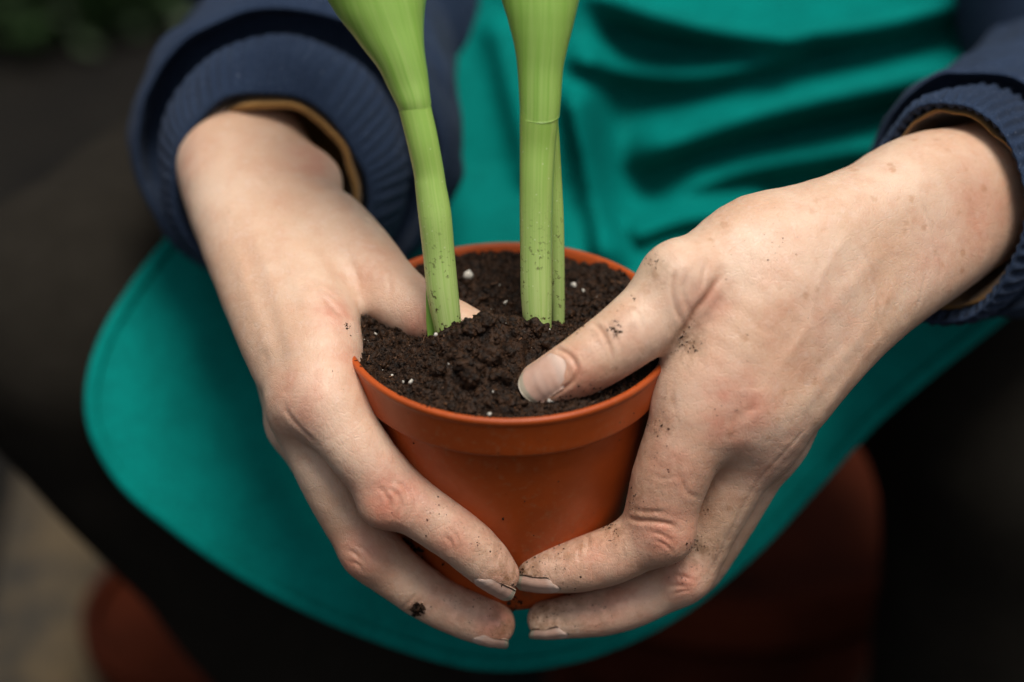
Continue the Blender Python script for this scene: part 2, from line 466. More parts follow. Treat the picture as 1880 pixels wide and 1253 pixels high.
R_BACK = [
    Chain([(1900, 285, -75, 100), (1790, 325, -38, 98), (1690, 345, -20, 100), (1600, 392, -6, 97), (1505, 438, 5, 100), (1415, 520, 14, 104), (1340, 630, 18, 92), (1292, 715, 17, 84)]),
    Chain([(1900, 350, -75, 100), (1785, 400, -40, 100), (1700, 460, -22, 102), (1612, 535, -8, 94), (1528, 625, 2, 86), (1448, 730, 8, 78), (1392, 800, 7, 68)]),
    Chain([(1700, 440, -42, 85), (1590, 530, -30, 78), (1500, 640, -18, 74), (1440, 745, -10, 68), (1410, 810, -8, 60)]),
    Chain([(1400, 600, -8, 80), (1310, 690, -18, 74), (1252, 765, -28, 64), (1240, 840, -30, 56), (1245, 920, -28, 48)]),
    Chain([(1640, 420, -18, 90), (1500, 540, 6, 88), (1400, 670, 15, 80), (1340, 760, 14, 72)]),
]
R_THUMB = Chain([(1490, 438, 2, 90), (1395, 448, 10, 94), (1305, 505, 17, 85), (1222, 560, 23, 71), (1145, 620, 28, 64), (1078, 665, 30, 58), (1025, 694, 28, 50), (994, 707, 25, 43)])
R_INDEX = Chain([(1292, 705, 16, 84), (1264, 790, 17, 77), (1230, 880, 13, 71), (1203, 965, 7, 63), (1163, 1001, 4, 55), (1120, 1021, 2, 54), (1068, 1037, 1, 50), (1015, 1046, -1, 44), (988, 1052, -2, 37)])
R_MIDDLE = Chain([(1390, 790, 6, 72), (1345, 880, 1, 61), (1305, 960, -5, 55), (1258, 1048, -12, 52), (1195, 1090, -14, 47), (1130, 1116, -15, 47), (1070, 1129, -15, 42), (1004, 1138, -15, 36)])
R_RING = Chain([(1415, 800, -8, 66), (1375, 880, -12, 55), (1330, 970, -19, 47), (1270, 1058, -28, 43), (1200, 1085, -36, 40), (1120, 1110, -44, 38), (1060, 1115, -48, 33)])
R_PINKY = Chain([(1440, 780, -24, 58), (1385, 860, -34, 46), (1310, 965, -46, 42), (1240, 1025, -56, 38), (1150, 1055, -62, 34), (1110, 1065, -64, 30)])
R_SKIN = [R_BACK, R_THUMB, [R_INDEX, R_MIDDLE, R_RING, R_PINKY]]

def bumps(spec):
    return [(pt(a, b, t), px2mm(r, t), k) for a, b, t, r, k in spec]

def hand_fn(spec, extra=()):
    back, thumb, fingers = spec
    def fn(P):
        d = back[0](P)
        for c in back[1:]: d = smin(d, c(P), 13.0)
        f = fingers[0](P)
        for c in fingers[1:]: f = smin(f, c(P), 2.2)
        d = smin(d, f, 7.0)
        d = smin(d, thumb(P), 6.5)
        for c, r, k in extra:
            d = smin(d, np.linalg.norm(P - c, axis=1) - r, k)
        return d
    return fn

L_EXTRA = bumps([(548, 738, 10, 46, 9), (575, 330, -62, 46, 12), (700, 930, 17, 38, 7), (672, 1020, -3, 36, 7)])
R_EXTRA = bumps([(1385, 745, 16, 52, 14), (1225, 985, 10, 46, 7), (1256, 1060, -8, 38, 7), (1240, 500, 27, 55, 10)])
L_FN = hand_fn(L_SKIN, L_EXTRA); R_FN = hand_fn(R_SKIN, R_EXTRA)

# creases: (pixel polyline, depth mm, width mm)
L_CREASE = [
    ([(690, 893), (706, 905), (716, 925), (716, 948)], 0.50, 0.8), ([(706, 898), (726, 905), (738, 928), (732, 952)], 0.45, 0.7), ([(738, 890), (752, 905), (757, 930), (748, 960)], 0.35, 0.7), ([(722, 884), (742, 896), (748, 930), (740, 958)], 0.3, 0.6),
    ([(812, 984), (824, 990), (830, 1004), (826, 1016)], 0.40, 0.7), ([(826, 972), (838, 984), (842, 1002), (838, 1020)], 0.30, 0.6),
    ([(632, 1010), (650, 1016), (668, 1036)], 0.5, 0.8), ([(640, 1032), (655, 1036), (668, 1052)], 0.45, 0.7), ([(650, 1000), (672, 1012), (690, 1036)], 0.35, 0.7),
    ([(738, 1118), (756, 1100), (772, 1084)], 0.2, 0.7), ([(748, 1125), (768, 1106), (784, 1092)], 0.2, 0.7),
    ([(586, 540), (612, 566), (636, 588)], 0.45, 1.5), ([(578, 526), (596, 535), (622, 553)], 0.2, 0.9), ([(640, 470), (655, 505), (660, 540)], 0.2, 1.0), ([(690, 470), (712, 500), (716, 540)], 0.25, 0.9), ([(660, 395), (690, 415), (706, 432)], 0.25, 1.0),
    ([(775, 560), (781, 585), (780, 610)], 0.5, 0.7), ([(520, 745), (540, 775), (580, 815)], 0.3, 1.2),
]
R_CREASE = [
    ([(1326, 500), (1308, 528), (1296, 548), (1276, 572), (1258, 602), (1240, 624)], 0.75, 1.4), ([(1241, 490), (1234, 530), (1240, 565), (1253, 595)], 0.40, 0.8), ([(1262, 500), (1256, 540), (1266, 578)], 0.28, 0.8), ([(1296, 480), (1290, 515), (1284, 540)], 0.25, 0.8),
    ([(1088, 592), (1103, 605), (1114, 625), (1123, 647), (1126, 670)], 0.50, 0.7), ([(1018, 640), (1036, 645), (1052, 660), (1060, 680), (1052, 700), (1032, 716), (1008, 732)], 0.55, 0.75), ([(1112, 588), (1128, 610), (1138, 640)], 0.22, 0.6), ([(1160, 560), (1176, 590), (1186, 620)], 0.18, 0.7),
    ([(1690, 372), (1704, 400), (1713, 428), (1718, 456), (1727, 486), (1728, 520)], 0.26, 1.1), ([(1656, 365), (1672, 400), (1680, 430), (1692, 470)], 0.14, 1.0), ([(1586, 460), (1598, 496), (1612, 543), (1612, 580), (1622, 620)], 0.26, 1.1), ([(1640, 490), (1650, 530), (1660, 590)], 0.14, 0.9), ([(1700, 500), (1690, 545), (1680, 575)], 0.12, 0.9), ([(1560, 450), (1574, 500), (1580, 560)], 0.10, 0.9),
    ([(1150, 950), (1170, 956), (1200, 958), (1232, 964), (1246, 975)], 0.55, 0.8), ([(1190, 978), (1215, 982), (1240, 1000)], 0.35, 0.7), ([(1160, 935), (1185, 940), (1225, 940)], 0.25, 0.8), ([(1200, 992), (1220, 1000), (1236, 1016)], 0.3, 0.6),
    ([(1074, 975), (1080, 990), (1078, 1010)], 0.45, 0.8), ([(1060, 1000), (1064, 1030), (1060, 1060)], 0.15, 0.7),
    ([(1228, 1056), (1250, 1058), (1276, 1066)], 0.40, 0.7), ([(1222, 1078), (1244, 1076), (1266, 1080)], 0.35, 0.7), ([(1236, 1092), (1256, 1086), (1272, 1086)], 0.28, 0.6),
    ([(1080, 1098), (1086, 1120), (1082, 1150)], 0.25, 0.7), ([(1366, 748), (1352, 768), (1342, 792)], 0.4, 2.6), ([(1390, 738), (1380, 752), (1364, 764)], 0.22, 1.4),
    ([(1478, 788), (1436, 836), (1388, 891), (1352, 957), (1304, 1053)], 0.18, 1.0), ([(1240, 690), (1232, 720), (1238, 760)], 0.15, 1.2),
]
L_CREASE += [([(455, 400), (500, 520), (548, 690)], -0.35, 3.0), ([(425, 440), (470, 570), (515, 690)], -0.3, 2.8), ([(500, 420), (545, 520), (580, 590)], -0.15, 1.6)]
R_CREASE += [([(1640, 440), (1500, 590), (1390, 720)], -0.32, 3.2), ([(1660, 500), (1560, 640), (1440, 780)], -0.32, 3.0), ([(1580, 400), (1510, 500), (1480, 600), (1420, 690)], -0.15, 1.5), ([(1640, 590), (1560, 690), (1490, 790)], -0.22, 2.4),
    ([(1140, 1000), (1146, 1022), (1142, 1046)], 0.2, 0.6), ([(1250, 880), (1262, 905), (1284, 915)], 0.2, 0.8), ([(1196, 870), (1220, 880), (1250, 872)], 0.15, 0.8)]
L_RED = [(720, 925, 15, .75), (830, 1000, 10, .55), (930, 1060, 12, .5), (655, 1030, 12, .65), (545, 745, 14, .45), (620, 575, 9, .6), (640, 650, 10, .35), (770, 600, 8, .6), (700, 500, 14, .2), (920, 1150, 12, .7), (860, 940, 14, .45), (850, 1110, 18, .35), (340, 300, 10, .3), (585, 300, 12, .45), (780, 900, 12, .3)]
R_RED = [(1350, 760, 14, .75), (1220, 985, 14, .7), (1255, 1068, 10, .7), (1230, 860, 16, .45), (1200, 940, 10, .5), (1060, 700, 12, .5), (1115, 730, 10, .65), (1100, 1030, 14, .45), (1130, 1120, 18, .5), (1290, 560, 9, .5), (1800, 400, 18, .4), (1720, 470, 14, .3), (1500, 600, 22, .2), (1420, 850, 16, .35), (1010, 1045, 10, .3), (1180, 640, 12, .25)]
L_DIRT = [(930, 1060, 9, .9), (900, 1010, 12, .5), (930, 1150, 9, .8), (860, 1110, 16, .4), (800, 950, 14, .25), (765, 1120, 6, .5), (700, 950, 12, .15), (780, 620, 6, .5)]
R_DIRT = [(965, 1055, 9, 1.), (1040, 1020, 12, .55), (1120, 975, 10, .65), (1170, 930, 9, .6), (1258, 625, 7, .9), (1128, 605, 7, .45), (1090, 720, 9, .5), (1210, 780, 8, .5), (1000, 1130, 12, .85), (1080, 1110, 14, .45), (1290, 1010, 9, .7), (1300, 950, 8, .5), (1230, 1020, 12, .35), (1220, 860, 12, .3), (1150, 690, 14, .35), (1200, 500, 6, .5), (1060, 590, 7, .6)]

def build_hand(fn, lo, hi, creases, red, dirt, freckle, h=0.85):
    V, F = surface_nets(fn, lo, hi, h)
    # one Catmull-Clark step for a smooth base, done by the modifier
    me = mesh_np("tmp", V, F)
    ob = bpy.data.objects.new("tmp", me); COL.objects.link(ob)
    sm = ob.modifiers.new("s", 'SMOOTH'); sm.factor = 0.5; sm.iterations = 2
    ss = ob.modifiers.new("s", 'SUBSURF'); ss.levels = 1; ss.render_levels = 1
    dg = bpy.context.evaluated_depsgraph_get()
    ev = bpy.data.meshes.new_from_object(ob.evaluated_get(dg))
    n = len(ev.vertices); V = np.empty(n * 3, np.float32); ev.vertices.foreach_get("co", V); V = V.reshape(-1, 3).astype(float)
    m = len(ev.polygons); F = np.empty(m * 4, np.int32); ev.loops.foreach_get("vertex_index", F); F = F.reshape(-1, 4)
    N = np.empty(n * 3, np.float32); ev.vertices.foreach_get("normal", N); N = N.reshape(-1, 3).astype(float)
    bpy.data.objects.remove(ob); bpy.data.meshes.remove(ev); bpy.data.meshes.remove(me)
    crs = np.zeros(len(V))
    disp = 0.14 * vnoise(V, 0.16, 3) + 0.05 * vnoise(V, 0.4, 5)
    lines = [catmull(np.array(p_, float), 4) for p_, _, _ in creases]
    hits = trace(fn, *np.concatenate(lines).T); cut = np.cumsum([len(L) for L in lines])[:-1]
    for (poly, dep, wid), Q in zip(creases, np.split(hits, cut)):
        Q = Q[~np.isnan(Q[:, 0])]
        if len(Q) < 2: continue
        lo_, hi_ = Q.min(0) - 6, Q.max(0) + 6
        s = np.where(np.all((V > lo_) & (V < hi_), 1))[0]
        if len(s) == 0: continue
        d = dist_poly(V[s], Q)
        e = np.minimum(np.linalg.norm(V[s] - Q[0], axis=1), np.linalg.norm(V[s] - Q[-1], axis=1))
        tap = np.clip(e / (2.0 + 4.0 * dep if dep > 0 else 12.0), 0.1, 1)
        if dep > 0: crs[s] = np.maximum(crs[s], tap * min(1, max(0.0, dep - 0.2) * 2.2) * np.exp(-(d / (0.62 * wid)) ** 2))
        disp[s] -= tap * (dep * 0.95 * np.exp(-(d / wid) ** 2) - 0.22 * dep * np.exp(-((d - 2.1 * wid) / (1.1 * wid)) ** 2))
    V2 = V + N * disp[:, None]
    def spots(lst):
        a = np.zeros(len(V))
        A = np.array(lst)
        for c, (x, y, r, s) in zip(trace(fn, A[:, 0], A[:, 1]), lst):
            if np.isnan(c[0]): continue
            i = np.where(np.abs(V[:, 0] - c[0]) < 2.6 * r)[0]
            e = V[i] - c
            a[i] = np.maximum(a[i], s * np.exp(-(e * e).sum(1) / r ** 2))
        return a
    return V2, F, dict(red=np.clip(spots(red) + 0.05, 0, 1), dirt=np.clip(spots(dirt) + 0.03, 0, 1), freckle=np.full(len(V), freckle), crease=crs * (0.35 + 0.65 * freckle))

def bbox(spec, pad=3):
    cs = spec[0] + [spec[1]] + spec[2]
    return np.min([c.lo + 16 for c in cs], 0) - pad, np.max([c.hi - 16 for c in cs], 0) + pad

parts = []
for fn, spec, cr, rd, dt, fk in ((L_FN, L_SKIN, L_CREASE, L_RED, L_DIRT, 0.35), (R_FN, R_SKIN, R_CREASE, R_RED, R_DIRT, 1.0)):
    lo, hi = bbox(spec)
    parts.append(build_hand(fn, lo, hi, cr, rd, dt, fk))
# arms and trunk under the clothes, coarse, joined into the same body
def wpt(x, y, z):   # world metres -> view frame mm
    d = (np.array([x, y, z]) - RIM)
    return np.array([d @ RT, d @ UP, -(d @ FWD)]) * 1000
def wc(*rows): return Chain([np.append(wpt(*r_[:3]), r_[3]) for r_ in rows], mm=True)
def wv(p): return to_world(np.asarray(p, float)[None])[0]
wrL, wrR = wv(pt(455, 235, -118)), wv(pt(1890, 320, -75))
elL, elR = np.array([-0.115, 0.31, 0.59]), np.array([0.262, 0.215, 0.56])
shL, shR = np.array([-0.13, 0.46, 0.88]), np.array([0.19, 0.46, 0.88])
HEAD = [(0.03, 0.44, 0.90, 55), (0.03, 0.42, 0.99, 52), (0.03, 0.39, 1.04, 78), (0.03, 0.375, 1.10, 84)]
BODY = [
    wc((*wrL, 17), (*((wrL + elL) / 2), 22), (*elL, 34)), wc((*elL, 34), (*((shL + elL) / 2), 40), (*shL, 48)),
    wc((*wrR, 18), (*((wrR + elR) / 2), 24), (*elR, 34)), wc((*elR, 34), (*((shR + elR) / 2), 40), (*shR, 48)),
    wc((0.03, 0.56, 0.42, 105), (0.03, 0.54, 0.56, 100), (0.03, 0.50, 0.74, 112), (0.03, 0.47, 0.84, 95)), wc((*shL, 50), (0.03, 0.46, 0.88, 62), (*shR, 50)),
    wc(*HEAD), wc((0.03, 0.325, 1.05, 12), (0.03, 0.295, 1.06, 14)), 
]
def body_fn(P):
    d = BODY[0](P)
    for c in BODY[1:]: d = smin(d, c(P), 14.0)
    return d
blo = np.min([c.lo for c in BODY], 0); bhi = np.max([c.hi for c in BODY], 0)
bV, bF = surface_nets(body_fn, blo, bhi, 8.0)
parts.append((bV, bF, dict(red=np.zeros(len(bV)), dirt=np.zeros(len(bV)), freckle=np.zeros(len(bV)), crease=np.zeros(len(bV)))))
allV = []; allF = []; at = {k: [] for k in ("red", "dirt", "freckle", "crease")}; off = 0
for V, F, a in parts:
    allV.append(V); allF.append(F + off); off += len(V)
    for k in at: at[k].append(a[k])
PERSON_O = np.array([0.03, 0.22, 0.0])
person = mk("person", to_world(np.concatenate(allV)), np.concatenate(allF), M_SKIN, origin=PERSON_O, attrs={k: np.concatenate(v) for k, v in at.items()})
tag(person, "person in navy jumper and teal apron cupping an orange flower pot with soil-flecked hands", "person")

# fingernails: a curved plate laid on the fingertip
def nail(fn, tip, base, n, half_w, free=1.2, label=None, dirt=0.6, lift=0.28):
    tip = np.asarray(tip, float); base = np.asarray(base, float); n = nrm(np.asarray(n, float))
    ax = tip - base; Lg = np.linalg.norm(ax); ax = ax / Lg
    n = nrm(n - (n @ ax) * ax); sd = np.cross(n, ax)
    nu, nv = 26, 21
    U, W = np.meshgrid(np.linspace(0, 1, nu), np.linspace(-1, 1, nv), indexing='ij')
    prof = np.clip(1 - np.clip((0.22 - U) / 0.22, 0, 1) ** 2.4 * 0.55, 0, 1) * (1 - 0.12 * np.clip((U - 0.85) / 0.15, 0, 1) ** 2)
    rnd = np.where(U > 0.5, -0.10 * W ** 2, 0.16 * W ** 2)
    u2 = U + rnd * np.where(U > 0.5, (U - 0.5) / 0.5, (0.5 - U) / 0.5)
    P0 = base + (u2 * Lg)[..., None] * ax + (W * prof * half_w)[..., None] * sd
    P = (P0 + n * 14).reshape(-1, 3); hit = np.zeros(len(P), bool)
    for _ in range(40):
        d = fn(P); P = P - n * np.clip(d * 0.7, -1, 3)[:, None]
    depth = (P - P0.reshape(-1, 3)) @ n
    depth = depth.reshape(nu, nv)
    # past the fingertip the plate keeps its own line instead of falling down the end
    k = int(nu * 0.72)
    for i in range(k, nu):
        lin = depth[k] + (depth[k] - depth[k - 6]) / 6 * (i - k) * 0.9
        depth[i] = np.maximum(depth[i], lin) if i < nu - 1 else lin
        depth[i] = lin
    # sideways arch kept gentle
    mid = depth[:, nv // 2][:, None]; depth = np.maximum(depth, mid - 0.55 * half_w * np.abs(W) ** 2.2)
    edge = np.maximum(np.abs(W) ** 8, np.clip((0.07 - U) / 0.07, 0, 1))
    depth = depth + lift * (1 - 1.6 * edge)
    top = P0 + depth[..., None] * n
    bot = top - n * 0.45
    V = np.concatenate([top.reshape(-1, 3), bot.reshape(-1, 3)])
    F1 = grid_faces(nu, nv); F2 = F1[:, ::-1] + nu * nv
    rim = [i * nv for i in range(nu)] + [(nu - 1) * nv + j for j in range(1, nv)] + [i * nv + nv - 1 for i in range(nu - 2, -1, -1)] + [j for j in range(nv - 2, 0, -1)]
    rim = np.array(rim); r2 = np.roll(rim, -1)
    F3 = np.stack([rim, r2, r2 + nu * nv, rim + nu * nv], 1)
    rimA = dirt * np.clip(np.maximum(np.abs(W) ** 10, np.clip((0.06 - U) / 0.06, 0, 1) + np.clip((U - 0.95) / 0.05, 0, 1)), 0, 1)
    o = mk("fingernail", to_world(V), np.concatenate([F1, F2, F3[:, ::-1]]), M_NAIL, person,
           attrs=dict(along=np.tile(U.ravel(), 2), across=np.tile(W.ravel(), 2), rim=np.tile(rimA.ravel(), 2)))
    if label: o["label"] = label
    return o

nail(R_FN, pt(961, 719, 28), pt(1050, 666, 35), (-0.16, 0.30, 0.94), 6.7, label="broad pale thumbnail resting on the soil", dirt=0.5)
nail(R_FN, pt(949, 1066, 0), pt(1032, 1076, 5), (0.05, -0.84, 0.54), 4.2, lift=0.15, label="grimy index fingernail at the foot of the pot", dirt=0.9)
nail(R_FN, pt(973, 1156, -14), pt(1046, 1160, -10), (0.05, -0.90, 0.42), 3.9, lift=0.15, dirt=0.9)
nail(L_FN, pt(942, 1085, 6), pt(880, 1040, 14), (-0.47, -0.66, 0.55), 4.3, lift=0.15, dirt=0.7)
nail(L_FN, pt(933, 1178, -12), pt(866, 1163, -8), (-0.17, -0.86, 0.48), 4.0, lift=0.15, dirt=0.6)

# ------------------------------------------------------------------ clothes
def frame_from_axis(A, ref):
    A = nrm(np.asarray(A, float)); u = nrm(np.asarray(ref, float) - (np.asarray(ref, float) @ A) * A); w = np.cross(A, u)
    return A, u, w

def loft(rings, nseg, fdisp):
    """rings: list of (centre, u, w, a, b, s); returns V rows x nseg"""
    th = np.linspace(0, 2 * np.pi, nseg, endpoint=False)
    rows = []
    for k, (c, u, w, a, b, s) in enumerate(rings):
        d = fdisp(th, s)
        rows.append(c + ((a + d) * np.cos(th))[:, None] * u + ((b + d) * np.sin(th))[:, None] * w)
    return np.array(rows), th

def sleeve(op_c, A, ref, sleeve_prof, cuff_prof, rib_n, bend, phase, lining_prof, seed, show):
    A, u, w = frame_from_axis(A, ref)
    if w[2] < 0: w = -w; 
    nseg = 420
    def rings(prof, n):
        pr = catmull(np.array(prof, float), n)
        return [(op_c - A * s + bend * max(s, 0) ** 2, u, w, a, b, s) for s, a, b in pr]
    def slump(th, s):
        k = np.clip((s - 30) / 30, 0, 1)
        q = np.stack([np.cos(th) * 2.2, np.sin(th) * 2.2, np.full_like(th, s * 0.055)], 1)
        return k * (4.5 * vnoise(q, 1.0, seed) + 2.0 * vnoise(q, 2.3, seed + 1))
    def ribbed(th, s):
        k = np.clip((s + 2) / 5, 0, 1)
        q = np.stack([np.cos(th) * 3, np.sin(th) * 3, np.full_like(th, s * 0.03)], 1)
        wob = 0.22 * vnoise(q, 1.0, seed + 5)
        return k * ((0.8 if phase else 0.35) * np.cos(rib_n * (th + wob * 0.25) + phase)) + 1.3 * vnoise(q, 0.8, seed + 2) + 0.5 * vnoise(q * [1, 1, 6], 1.3, seed + 9)
    S, th = loft(rings(sleeve_prof, 8), nseg, slump)
    sv = np.repeat(np.array([r[5] for r in rings(sleeve_prof, 8)]), nseg)
    o = mk("sleeve", to_world(S.reshape(-1, 3)), grid_faces(len(S), nseg, True), M_KNIT, person, attrs=dict(ang=np.tile(th, len(S)), len=sv))
    Cf, th = loft(rings(cuff_prof, 8), nseg, ribbed)
    c = mk("cuff", to_world(Cf.reshape(-1, 3)), grid_faces(len(Cf), nseg, True), M_KNIT, o, attrs=dict(ang=np.tile(th, len(Cf)), len=np.zeros(Cf.shape[0] * nseg)))
    Lg, th = loft(rings(lining_prof, 8), nseg, lambda t_, s_: 1.5 * vnoise(np.stack([np.cos(t_) * 2.5, np.sin(t_) * 4, np.full_like(t_, s_ * 0.1)], 1), 1.0, seed + 3))
    e_ = np.cos(th)[:, None] * u + np.sin(th)[:, None] * w
    k_ = np.clip((e_ @ nrm(np.array(show)) + 0.25) / 0.6, 0, 1); k_ = k_ * k_ * (3 - 2 * k_)
    Lg = Lg - A * (7.0 * (1 - k_))[None, :, None]
    l = mk("shirt_cuff", to_world(Lg.reshape(-1, 3)), grid_faces(len(Lg), nseg, True), M_LINING, o)
    return o

# image-left arm
sleeve(pt(497, 352, -74), (-0.06, -0.38, 0.92), (1, 0, 0),
       [(28, 44, 44), (44, 47, 47), (52, 54, 53), (48, 59, 58), (41, 60.5, 60), (38, 62, 61.5), (42, 65, 64), (54, 67, 66), (70, 65, 64), (90, 61, 61), (115, 60, 60), (150, 62, 60), (200, 64, 62)],
       [(26, 36, 38), (10, 35.5, 37.5), (2, 36, 37.8), (-1.5, 38, 39.5), (1, 41, 42.5), (8, 45, 47), (18, 49, 52), (28, 50, 54), (38, 47, 51), (50, 45, 48)],
       60, np.array([0.0, 0.0014, -0.0004]), 0.0,
       [(48, 6, 6), (40, 24, 26), (20, 29, 31.5), (6, 30.3, 32.8), (0, 31.0, 33.4), (-1.6, 32.4, 34.8), (0.5, 34.2, 36.6), (20, 35.2, 37)], 11, (0.85, 0.5, 0))
# image-right arm
sleeve(pt(1732, 392, -26), (-0.50, -0.20, 0.84), (0.12, 1, 0.1),
       [(26, 39, 30), (40, 40, 32), (47, 42, 37), (44, 45, 41), (40, 46, 42), (39, 47, 43.5), (45, 48.5, 45), (62, 49, 46), (85, 49, 47), (120, 51, 50), (170, 54, 54)],
       [(26, 38, 28), (10, 37.5, 27.5), (2, 38, 28), (-1.5, 39.5, 29), (1, 41, 30.5), (8, 42, 32.5), (18, 42.5, 34), (28, 42, 34), (40, 41, 33), (50, 40, 32)],
       50, np.array([0.0006, 0.0008, -0.0004]), 1.0,
       [(50, 6, 6), (40, 27, 22), (30, 32, 25), (15, 34, 26), (5, 35, 26.4), (2.0, 36, 27), (5, 37, 27.6), (20, 37.4, 27.8)], 23, (-0.5, 0.85, 0))

# jumper over the trunk and shoulders
JUM = [
    wc((*elL, 54), (*((shL + elL) / 2), 60), (*shL, 66)),
    wc((*elR, 52), (*((shR + elR) / 2), 60), (*shR, 66)),
    wc((0.03, 0.56, 0.40, 118), (0.03, 0.54, 0.56, 114), (0.03, 0.50, 0.74, 124), (0.03, 0.47, 0.84, 104)), wc((*shL, 62), (0.03, 0.46, 0.88, 74), (*shR, 62)),
    Chain([(640, -160, -235, 190), (735, -40, -225, 165), (770, 55, -222, 130)]),
]
def jum_fn(P):
    d = JUM[0](P)
    for c in JUM[1:]: d = smin(d, c(P), 16.0)
    return d + 2.5 * vnoise(P, 0.03, 4)
jV, jF = surface_nets(jum_fn, np.min([c.lo for c in JUM], 0), np.max([c.hi for c in JUM], 0), 7.0)
hV, hF = surface_nets(lambda P: wc((0.03, 0.455, 1.00, 70), (0.03, 0.425, 1.06, 86), (0.03, 0.40, 1.115, 86))(P) + 3.0 * vnoise(P, 0.06, 6), wpt(0.03, 0.42, 1.06) - 220, wpt(0.03, 0.42, 1.06) + 220, 6.0)
mk('hair', to_world(hV), hF, M_HAIR, person)
jumper = mk("jumper", to_world(jV), jF, M_KNIT, person, attrs=dict(ang=np.zeros(len(jV)), len=np.zeros(len(jV))))

# apron: one sheet from bib to rounded hem, hung between the knees
HEM = [(470, 260), (400, 340), (330, 425), (255, 520), (195, 620), (168, 715), (178, 800), (232, 890), (320, 965), (430, 1042), (560, 1112), (700, 1170), (830, 1210), (920, 1221),
       (1020, 1212), (1130, 1180), (1250, 1118), (1380, 1012), (1490, 895), (1600, 775), (1710, 680), (1830, 585), (1960, 470), (2080, 300), (2120, 60), (2080, -200), (1850, -420), (1450, -520), (1150, -540), (880, -460), (730, -250), (640, -60), (560, 120)]
HEMC = catmull(np.array(HEM, float), 14, closed=True)
RIDGES = [  # polyline, amplitude mm, half width px, sharp lower side
    ([(1060, -30), (1200, 30), (1400, 66), (1600, 50), (1760, 5), (1900, -60)], 24, 46),
    ([(1030, 95), (1130, 128), (1260, 140), (1400, 118), (1500, 90)], 15, 30),
    ([(1120, 300), (1240, 262), (1400, 212), (1600, 165), (1800, 120), (1950, 60)], 24, 50),
    ([(1200, 372), (1340, 318), (1500, 288), (1660, 262), (1800, 230)], 15, 36),
    ([(1150, 440), (1260, 400), (1420, 385)], 16, 32),
    ([(1040, 140), (1062, 230), (1085, 330), (1105, 420), (1112, 520)], 22, 40),
    ([(905, 20), (930, 120), (960, 240), (980, 360)], 8, 46),
]
def apron_t(px, py):
    lap = -168 + 0.082 * (np.clip(py, 300, 1300) - 450) - 14 * np.exp(-((px - 900) / 420) ** 2 - ((py - 780) / 300) ** 2)
    right = 1 / (1 + np.exp(-(px - 1085) / 20))
    k = 1 / (1 + np.exp((py - 425) / 45)) * right
    bib = -236 + 0.045 * np.clip(450 - py, 0, 1000)
    t = lap * (1 - k) + bib * k
    kl = 1 / (1 + np.exp((py - 200) / 60)) * (1 - right)
    t = t * (1 - kl) + (-200 + 0.02 * np.clip(200 - py, 0, 800)) * kl
    p = np.stack([px, py], 1)
    for poly, amp, wid in RIDGES:
        L = catmull(np.array(poly, float), 5)
        d = np.full(len(p), 1e9); sgn = np.zeros(len(p)); along = np.zeros(len(p))
        for i, (a, b) in enumerate(zip(L[:-1], L[1:])):
            ba = b - a; pa = p - a; h = np.clip((pa @ ba) / (ba @ ba), 0, 1)
            e = np.linalg.norm(pa - h[:, None] * ba, axis=1); m = e < d
            d[m] = e[m]; sgn[m] = np.sign(ba[0] * pa[m, 1] - ba[1] * pa[m, 0]); along[m] = (i + h[m]) / (len(L) - 1)
        tap = np.clip(np.minimum(along, 1 - along) / 0.18, 0, 1); tap = tap * tap * (3 - 2 * tap)
        wd = np.where(sgn > 0, wid * 0.62, wid * 1.15)
        t = t + 1.4 * amp * tap * np.exp(-(d / wd) ** 2)
    q = np.stack([px / 150, py / 150, np.zeros_like(px)], 1)
    t = t + 3.2 * vnoise(q, 1.0, 31) + 9.0 * vnoise(q, 0.4, 33)
    return t
nr = 130; nh = len(HEMC)
cen = np.array([960.0, 400.0])
fr = np.linspace(0, 1, nr) ** 0.8
PX = cen[0] + fr[:, None] * (HEMC[None, :, 0] - cen[0]); PY = cen[1] + fr[:, None] * (HEMC[None, :, 1] - cen[1])
tt = apron_t(PX.ravel(), PY.ravel())
edge = np.repeat(fr, nh)
AP = pt(PX.ravel(), PY.ravel(), tt)
thick = 1.2
Vt = np.concatenate([AP, AP - np.array([0, 0, thick])])
Fa = grid_faces(nr, nh, True); rim = (nr - 1) * nh + np.arange(nh); r2 = np.roll(rim, -1); Nn = nr * nh
Fs = np.stack([rim, rim + Nn, r2 + Nn, r2], 1)
apron = mk("apron", to_world(Vt), np.concatenate([Fa[:, ::-1], Fa + Nn, Fs]), M_APRON, person)
# turned hem, a soft roll along the edge
hemL = pt(HEMC[:, 0], HEMC[:, 1], apron_t(HEMC[:, 0], HEMC[:, 1]) + 0.5)
tg = nrm(np.roll(hemL, -1, 0) - np.roll(hemL, 1, 0)); vz = np.array([0, 0, 1.0]); nn = nrm(np.cross(tg, vz))
ph = np.linspace(0, 2 * np.pi, 12, endpoint=False)
hr = hemL[:, None, :] + 3.0 * np.cos(ph)[None, :, None] * nn[:, None, :] + 1.7 * np.sin(ph)[None, :, None] * vz
Fh = grid_faces(nh, 12, True); last = np.stack([(nh - 1) * 12 + np.arange(12), (nh - 1) * 12 + (np.arange(12) + 1) % 12, (np.arange(12) + 1) % 12, np.arange(12)], 1)
mk("hem", to_world(hr.reshape(-1, 3)), np.concatenate([Fh, last]), M_APRON, apron)

